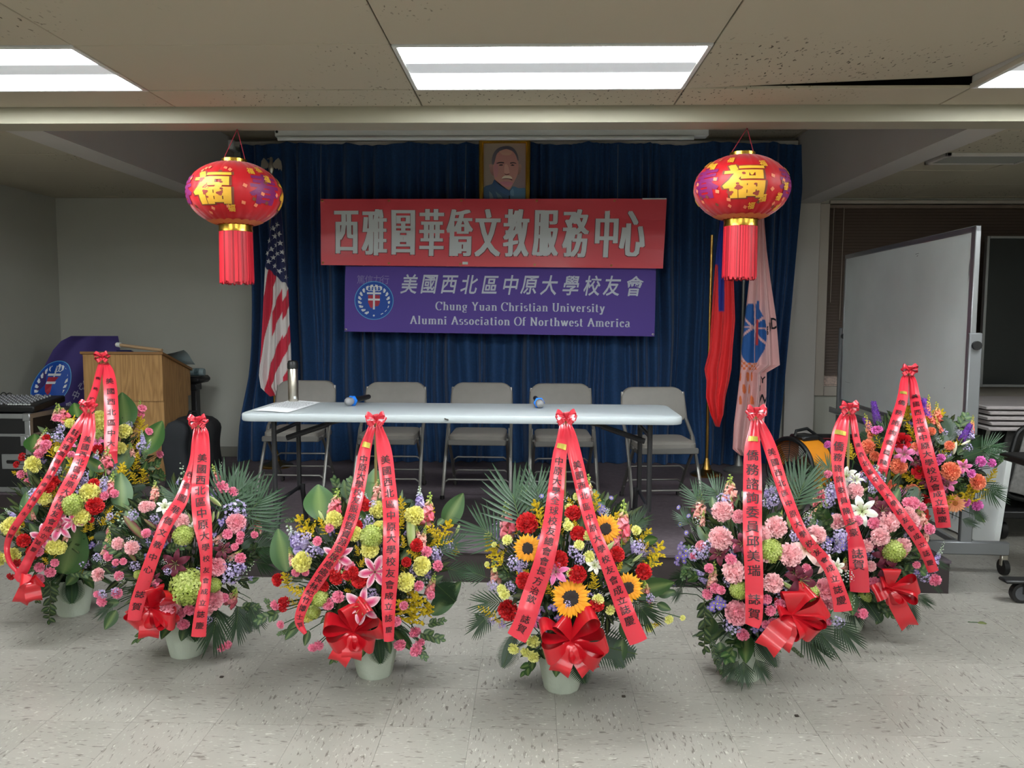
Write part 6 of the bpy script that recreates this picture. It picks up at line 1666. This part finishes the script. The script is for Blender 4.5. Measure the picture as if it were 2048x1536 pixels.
# ---- behind it, to the right
Y = bz(1690, 1268); B = basket(1690, 1268, Y, 1735, 1060, 128, 128, (1698, 818), 'flower basket with white lilies in front of the black stage corner', 6)
arrangement(B, (1620, 720, 2.647), '''
pa 60 640 0 530 .9; 130 640 60 500 .8
pd 560 1240 660 1310 .9; 520 1260 560 1400 .8; 500 1270 500 1430 .8; 200 1260 260 1420 .9; 200 1000 310 1090 .9; 640 1050 740 1110 .6; 640 1170 700 1240 .6
lv 350 1260 330 1300; 380 1340 350 1400 1.2; 420 1290 480 1350 1; 340 1240 400 1310; 60 860 40 800 1.2; 90 900 120 880
sa 320 1250 440 1360; 60 900 90 820; 470 1120 620 1110; 330 1300 480 1330
sn 60 760 55 640; 610 960 620 860; 180 1110 190 1040; 610 900 560 740; 600 1060 620 970; 30 780 20 700
sl 130 740 120 650; 160 960 170 900; 660 1080 700 990
bb 680 1060 710 960; 580 800 600 720; 230 1100 240 1040
lc 110 720 40; 190 940 50; 120 680 30; 280 620 26; 600 1140 34; 100 760 34; 650 1100 20; 240 1000 30; 330 690 26; 220 640 24
as 160 970 34; 330 1200 24; 560 1120 24; 190 990 26
hy 440 1010 56; 290 1250 34; 500 1000 24
lm 380 800 60; 400 1030 64; 350 960 54; 410 1100 60; 340 760 40
lw 275 800 78; 195 620 56; 240 640 44
cl 240 700 40; 415 860 48; 370 935 42; 530 850 40; 300 985 30; 320 1090 26; 150 860 40; 520 810 30; 490 980 36
mp 335 865 30; 480 1010 30; 340 1180 32; 655 1160 28; 270 1335 30; 625 895 26; 590 780 20; 540 760 30; 515 760 26; 560 880 22; 75 1240 2; 150 860 26; 560 1080 18; 100 610 20; 130 720 2
bd 270 700 310 675; 90 780 80 700
gr 200 480 210 420 .6; 230 530 200 440
''')
stems(B)
sash(B, [(1694, 828, 12), (1688, 836, 20), (1679, 877, 31), (1676, 939, 22), (1689, 1007, 22), (1705, 1058, 25), (1715, 1109, 34), (1720, 1184, 37)], '僑務諮詢委員陳志豪 誌賀', .16, .88, sticker=True, size=1.1)
sash(B, [(1701, 828, 10), (1706, 838, 13), (1716, 891, 14), (1737, 939, 20), (1775, 990, 20), (1811, 1041, 22), (1845, 1092, 22), (1867, 1143, 20)], ST, .10, .97)
bow(B, 1778, 1176, B['C'].y-B['R'][1]*.95, [(95, .9, .2), (20, 1.1, .7), (-15, 1.1, -.7), (150, .5, .7), (-60, .7, .9)], [(-62, 1.8), (200, .7)], 50, bowm, 'large_bow', .72)
# ---- on the stage, far left
Y = YB1; B = basket(232, 1068, Y, 185, 930, 128, 112, (205, 716), 'flower basket on the stage in front of the lectern with yellow carnations', 7, z0=ZS)
arrangement(B, (0, 760, 3.073), '''
tl 880 460 1010 230 .9; 780 300 745 50 1.0; 750 560 800 380 1.1; 220 450 210 300 1.2; 480 230 450 120 1; 560 640 540 470 .8
lv 880 560 900 500; 950 500 1000 480
sa 900 640 1010 590; 860 520 900 450; 900 600 1000 570; 880 560 980 510
fe 780 680 900 650; 780 720 880 700
gr 440 280 390 190; 790 260 750 160; 870 330 850 200; 330 480 300 350; 160 600 70 560; 300 640 210 600; 820 560 850 440; 780 640 760 520; 590 540 600 440; 880 650 880 540; 340 420 350 370; 450 260 400 230; 840 640 800 560
sn 420 260 345 140; 860 240 860 120; 230 430 290 290; 660 530 660 400; 380 250 350 180; 820 480 800 380; 330 250 350 150
sl 880 400 870 300; 780 340 760 260; 360 330 390 280; 900 440 930 370
lc 360 350 36; 380 300 28; 860 410 30; 700 560 28; 290 350 24; 790 280 24
cy 615 235 40; 615 285 42; 762 318 40; 210 520 44; 735 420 34; 430 270 26; 360 430 20; 190 540 30
cr 600 425 28; 300 660 24; 370 600 24; 290 360 20
hy 600 340 34; 400 520 44; 380 560 30
lp 430 390 40; 600 380 40; 650 560 30
mp 285 400 28; 275 430 22; 245 455 26; 975 460 22; 910 320 22; 135 580 22; 190 570 20; 870 180 24; 820 230 24; 350 240 22; 380 240 22; 180 625 22; 340 580 24; 860 220 22; 440 460 20
mr 145 475 22; 290 360 16; 110 520 18
bd 900 400 930 360
''')
stems(B)
sash(B, [(202, 726, 9), (198, 745, 12), (190, 781, 14), (178, 812, 16), (172, 835, 12)], '僑務諮委', .2, .95, size=1.1)
sash(B, [(210, 726, 10), (216, 745, 22), (221, 781, 25), (223, 841, 27), (222, 902, 24), (228, 928, 14)], '美國西北區中大', .14, .85)
# ---- on the stage, far right
Y = YB8; B = basket(1790, 1084, Y, 1838, 920, 126, 105, (1818, 742), 'flower basket on the stage in front of the whiteboard with coral and purple flowers', 8, z0=ZS, yoff=-.1)
arrangement(B, (1620, 720, 2.647), '''
fe 680 460 760 320; 640 440 640 330; 820 480 960 450; 740 420 700 300; 380 470 260 380; 800 520 920 480; 640 440 560 330
pa 900 480 1030 420 .8; 900 500 1040 500 .6; 940 680 1050 690 .8; 900 640 1030 770 .7; 440 420 330 330 .8
pd 800 840 900 880 .8; 380 460 340 390 .8; 840 760 930 860 .8
lv 760 680 780 640; 980 560 960 510 1; 740 620 720 660; 870 820 930 860
sa 760 740 820 660; 740 560 790 640; 960 570 1020 520
li 360 340 335 220; 620 320 605 210; 800 430 850 340; 330 380 290 310
gr 380 470 340 380; 520 330 510 230; 600 300 580 240; 560 640 460 600; 620 680 540 590; 930 660 990 570; 860 760 800 700; 900 740 950 680; 730 800 700 740; 560 560 600 640; 560 430 510 330; 200 520 220 440; 880 700 850 660; 640 360 610 300; 500 700 470 660; 760 770 740 720
s2 335 420 290 280 .7; 680 340 670 220 .7; 700 390 660 290 .6; 850 400 865 290 .6; 650 350 640 260 .6; 620 330 630 180 .5
sl 600 580 610 560; 850 420 860 340
rs 490 432 40; 580 590 34; 590 740 36
co 310 460 34; 472 562 38; 740 590 42; 880 645 36; 540 690 32; 345 510 24; 640 380 20; 560 460 22; 735 455 22; 290 610 24; 430 660 24
gb 765 755 48; 560 470 30
lp 500 500 52; 810 565 40; 720 650 50; 560 480 30
lm 620 640 40; 690 670 44; 560 540 30
mm 530 700 30; 820 750 22; 880 765 26; 900 538 24; 955 545 20; 350 375 22; 670 540 20; 100 450 20; 690 520 20; 460 690 24; 520 720 26; 850 600 20; 370 370 18
bw 760 500 775 430; 800 450 850 425
''')
stems(B)
sash(B, [(1814, 750, 8), (1809, 760, 14), (1804, 802, 20), (1783, 871, 22), (1764, 939, 22), (1763, 964, 20)], '僑務諮詢委員陳紀', .22, .97, sticker=True, size=1.1)
sash(B, [(1821, 750, 8), (1826, 765, 14), (1831, 802, 20), (1845, 871, 26), (1862, 939, 28), (1879, 1007, 28), (1887, 1055, 27)], ST, .12, .97)
bow(B, 1815, 1030, B['C'].y-B['R'][1]*.85, [(20, 1.0, .7), (150, .8, .7), (-10, 1.1, -.7)], [(-20, 1.2), (-60, 1.)], 36, bowm, 'large_bow', .9)
# ------------------------------------------------------------------ rolling whiteboard, chalkboard, stacked tables
def P3(px, py, Y): return at(px, py, Y=Y)
Ya, Yb_ = 6.75, 4.60
A0, A1 = P3(1694, 510, Ya), P3(1958, 450, Yb_)
zt_w = (A0.z+A1.z)/2; zb_w = zt_w-1.215
t = thing('whiteboard', ((A0.x+A1.x)/2, (Ya+Yb_)/2, 0), 'large rolling whiteboard on a grey metal stand at the right wall', 'whiteboard')
dv = (V((A1.x, A1.y, 0))-V((A0.x, A0.y, 0))); LW_ = dv.length; dv.normalize(); nv = V((-dv.y, dv.x, 0)); 
if nv.dot(V((-1, 0, 0))) < 0: nv = -nv
MW = Matrix(((dv.x, nv.x, 0, A0.x), (dv.y, nv.y, 0, A0.y), (0, 0, 1, 0), (0, 0, 0, 1)))
if MW.to_3x3().determinant() < 0: MW = Matrix(((dv.x, -nv.x, 0, A0.x), (dv.y, -nv.y, 0, A0.y), (0, 0, 1, 0), (0, 0, 0, 1))); fs_ = -1
else: fs_ = 1
# local axes: x along the board, y*fs_ towards the stage, z up
b = MB(); b.box((.02, -.009, zb_w+.02), (LW_-.03, .009, zt_w-.02), M=MW); b.build('board_surface', mat('whiteboard_enamel', (226, 234, 232), .28, var=.06, vscale=3), t, False)
b = MB(); f_ = .016
b.box((0, -f_, zt_w-.035), (LW_, f_, zt_w), .004, M=MW); b.box((0, -f_, zb_w), (LW_, f_, zb_w+.03), .004, M=MW)
b.box((0, -f_, zb_w), (.02, f_, zt_w), .004, M=MW); b.box((LW_-.05, -f_, zb_w), (LW_, f_, zt_w), .004, M=MW); b.build('board_frame', alum, t)
b = MB(); b.box((.0, min(0, fs_*.10), zb_w-.075), (LW_*.95, max(0, fs_*.10), zb_w-.055), .004, M=MW); b.box((.0, min(fs_*.10, fs_*.085), zb_w-.08), (LW_*.95, max(fs_*.10, fs_*.085), zb_w-.035), .003, M=MW); b.build('pen_tray', alum, t)
stm = mat('stand_grey', (128, 130, 132), .45, metal=.5)
for xx, nm in ((-.03, 0), (LW_+.005, 1)):
    b = MB(); b.box((xx, -.035, .14), (xx+.03, .035, zb_w+.62), .006, M=MW); b.build('upright', stm, t)
    ft = (-.20, .20) if nm == 0 else (-.24, .24)
    b = MB(); b.box((xx-.008, ft[0], .115), (xx+.035, ft[1], .19), .006, M=MW); b.build('foot_bar', stm, t)
    b = MB(); b.tube([MW @ V((xx+.0, 0, zb_w+.55)), MW @ V((xx+.05, 0, zb_w+.55))], .025, 12); b.build('pivot_knob', blackm, t)
    for yy in (ft[0]+.02, ft[1]-.02):
        q = MW @ V((xx+.014, yy, 0)); b = MB(); b.tube([q+V((-.014, 0, .045)), q+V((.014, 0, .045))], .045, 18); w_o = b.build('caster', blackm, t)
        b = MB(); b.box((q.x-.02, q.y-.012, .05), (q.x+.02, q.y+.014, .118), .006); b.build('caster_fork', silverm, t)
b = MB(); b.box((0, -.012, .135), (LW_, .012, .17), .004, M=MW); b.build('cross_rail', stm, t)
b = MB()
for x_, z_, w_, h_ in ((LW_*.63, zt_w-.10, .05, .004), (LW_*.64, zt_w-.115, .02, .006), (LW_*.86, zb_w+.28, .008, .008), (.1, zb_w+.18, .12, .002), (LW_-.06, zb_w+.45, .01, .09), (LW_-.07, zb_w+.9, .006, .14)):
    yy = fs_*.0098; b.add([MW @ V(q) for q in ((x_, yy, z_), (x_+w_, yy, z_+h_*.4), (x_+w_, yy, z_+h_), (x_, yy, z_+h_*.7))], [(0, 1, 2, 3)])
b.build('pen_smudge', mat('smudge', (96, 98, 104), .6), t, kind='stuff')
# chalkboard
Yk = 6.9; a, c_ = P3(1976, 472, Yk), P3(1964, 774, Yk)
t = thing('chalkboard', (a.x+.6, Yk, c_.z), 'dark green chalkboard with thin light frame right of the whiteboard', 'chalkboard')
x0 = (a.x+c_.x)/2-.0; b = MB(); b.box((x0, Yk, c_.z+.02), (x0+1.3, Yk+.02, a.z-.02)); b.build('board_surface', mat('chalk_dark', (34, 38, 38), .22), t, False)
b = MB(); q = .018
for lo, hi in (((x0-q, Yk-.012, c_.z), (x0+.006, Yk+.03, a.z)), ((x0+.006, Yk-.012, a.z-q-.004), (x0+1.3, Yk+.03, a.z)), ((x0+.006, Yk-.012, c_.z), (x0+1.3, Yk+.03, c_.z+q+.006)), ((x0+1.3, Yk-.012, c_.z), (x0+1.32, Yk+.03, a.z))): b.box(lo, hi, .003)
b.build('board_frame', alum, t)
b = MB()
for zz in (a.z-.1, c_.z+.1): b.box((x0+.3, Yk+.02, zz-.02), (x0+.36, YB+.02, zz+.02)); b.box((x0+1., Yk+.02, zz-.02), (x0+1.06, YB+.02, zz+.02))
b.build('wall_bracket', stm, t, kind='stuff')
# white folding table leaning behind the whiteboard foot
Yt = 5.15; p1 = P3(1990, 905, Yt)
t = thing('leaning_table', (p1.x, Yt, 0), 'white plastic table folded up and leaning on its edge behind the whiteboard foot', 'table')
b = MB(); zt_ = p1.z+.02; ML = Matrix.Translation((p1.x-.03, Yt, 0)) @ Matrix.Rotation(.10, 4, 'Y') @ Matrix.Rotation(.08, 4, 'Z')
rings = []
for xx, ins in ((-.0225, .01), (-.018, 0), (.018, 0), (.0225, .01)): rings.append([ML @ V((xx, y_, z_)) for y_, z_ in rrect(-.1+ins, 1.3-ins, .012+ins, zt_-ins, .07)])
n = len(rings[0]); b.add([p_ for r_ in rings for p_ in r_], [(i*n+k, i*n+(k+1) % n, (i+1)*n+(k+1) % n, (i+1)*n+k) for i in range(3) for k in range(n)]+[tuple(3*n+k for k in range(n)), tuple(range(n))[::-1]])
b.build('tabletop', whitem, t)
b = MB()
for k in range(2): b.tube([ML @ V((-.04, .1+.2*k, .1)), ML @ V((-.04, .12+.2*k, zt_*.85))], .014, 8)
b.build('folded_leg', alum, t, kind='stuff')
# cart of stacked tables
gp = mat('speckled_panel', (126, 124, 122), .7, var=.25, vscale=40); Yq = 5.35
t = thing('table_cart', (3.75, 5.6, 0), 'stack of grey panels with black tube frames on a cart at the right edge', 'table cart')
xq = P3(1985, 900, Yq).x
for k in range(5):
    z_ = P3(1990, 862, Yq).z+.034*k; b = MB(); b.box((xq-.03+.02*(k % 2), Yq+.01*k, z_), (xq+1.5, Yq+.75, z_+.024), .006); b.build('panel', mat('panel_edge', (176, 168, 168), .5, var=.1), t)
for k in range(3):
    yy = Yq-.02+.22*k; MT = Matrix.Translation((xq+.05+.02*k, yy, .30)) @ Matrix.Rotation(.22, 4, 'Y')
    b = MB(); b.box((.05, -.006, .03), (1.2, .01, .44), .004, M=MT); b.build('panel', gp, t)
    pts = [(x_, 0, z_) for x_, z_ in rrect(.0, 1.3, 0, .48, .09, 5)]
    b = MB(); b.tube([MT @ V(p_) for p_ in pts], .016, 8, closed=True); b.tube([MT @ V((.35, -.005, .02)), MT @ V((.42, -.005, .46))], .012, 8); b.build('tube_frame', blackm, t)
b = MB(); b.box((xq+.02, Yq-.08, .15), (xq+1.5, Yq+.7, .20), .008); b.box((xq+.04, Yq+.30, .20), (xq+.10, Yq+.36, P3(1990, 862, Yq).z), .006); b.box((xq+1.3, Yq+.30, .20), (xq+1.36, Yq+.36, P3(1990, 862, Yq).z), .006); b.build('cart_base', blackm, t)
for xx, yy in ((xq+.08, Yq), (xq+.08, Yq+.6), (xq+1.4, Yq), (xq+1.4, Yq+.6)):
    b = MB(); b.tube([(xx-.018, yy, .06), (xx+.018, yy, .06)], .06, 18); b.box((xx-.022, yy-.02, .06), (xx+.022, yy+.02, .155), .005); b.build('caster', blackm, t, kind='stuff')
# near cart caster at the right edge of the photo
q = at(2040, 1205, Z=0); t = thing('rolling_cart', (q.x+.02, q.y, 0), 'black caster wheel and leg of a cart cut off by the right edge', 'cart')
b = MB(); b.tube([(q.x-.0, q.y-.016, .052), (q.x-.0, q.y+.016, .052)], .052, 24); b.build('wheel', blackm, t)
b = MB(); b.tube([(q.x, q.y-.017, .052), (q.x, q.y+.017, .052)], .036, 20, col=(1, 1, 1)); b.build('wheel_hub', mat('wheel_grey', (70, 72, 76), .4), t)
b = MB(); b.box((q.x-.09, q.y-.03, .105), (q.x+.12, q.y+.05, .122), .006); b.box((q.x+.0, q.y-.022, .05), (q.x+.03, q.y-.018, .11)); b.build('brake_plate', blackm, t)
b = MB(); b.box((q.x+.085, q.y-.02, .12), (q.x+.125, q.y+.04, .72), .006); b.box((q.x+.14, q.y-.03, .66), (q.x+.7, q.y+.5, .70), .006); b.box((q.x+.08, q.y-.02, .66), (q.x+.2, q.y+.04, .70), .006); b.build('cart_leg', blackm, t)
# scraps on the floor
a = at(1955, 1247, Z=0); t = thing('leaf_scrap', (a.x, a.y, 0), 'small fallen green leaf sprig on the floor near the cart wheel', 'leaf')
b = MB(); b.tube([(a.x-.04, a.y+.01, .004), (a.x+.01, a.y, .005)], .002, 5, col=G2)
leafshape(b, Matrix.Translation((a.x, a.y, .004)) @ Matrix.Rotation(pi/2, 4, 'Y') @ Matrix.Rotation(.3, 4, 'X'), .04, .009, C3(100, 110, 60), .0, 4); b.build('leaf', leafm, t)
for px, py, lb in ((443, 1355, 'tiny dark leaf bit on the floor left of the middle baskets'), (1593, 1433, 'tiny dark crumb on the empty floor below the pink carnation basket'), (1247, 1394, 'thin dark leaf shred on the floor beside the sunflower basket pot')):
    a = at(px, py, Z=0); b = MB(); b.box((a.x-.007, a.y-.006, 0), (a.x+.008, a.y+.006, .006), .002); o = b.build('debris_bit', mat('debris', (46, 38, 30), .8)); tag(o, lb, 'debris')
bpy.data.objects.remove(_to, do_unlink=True)
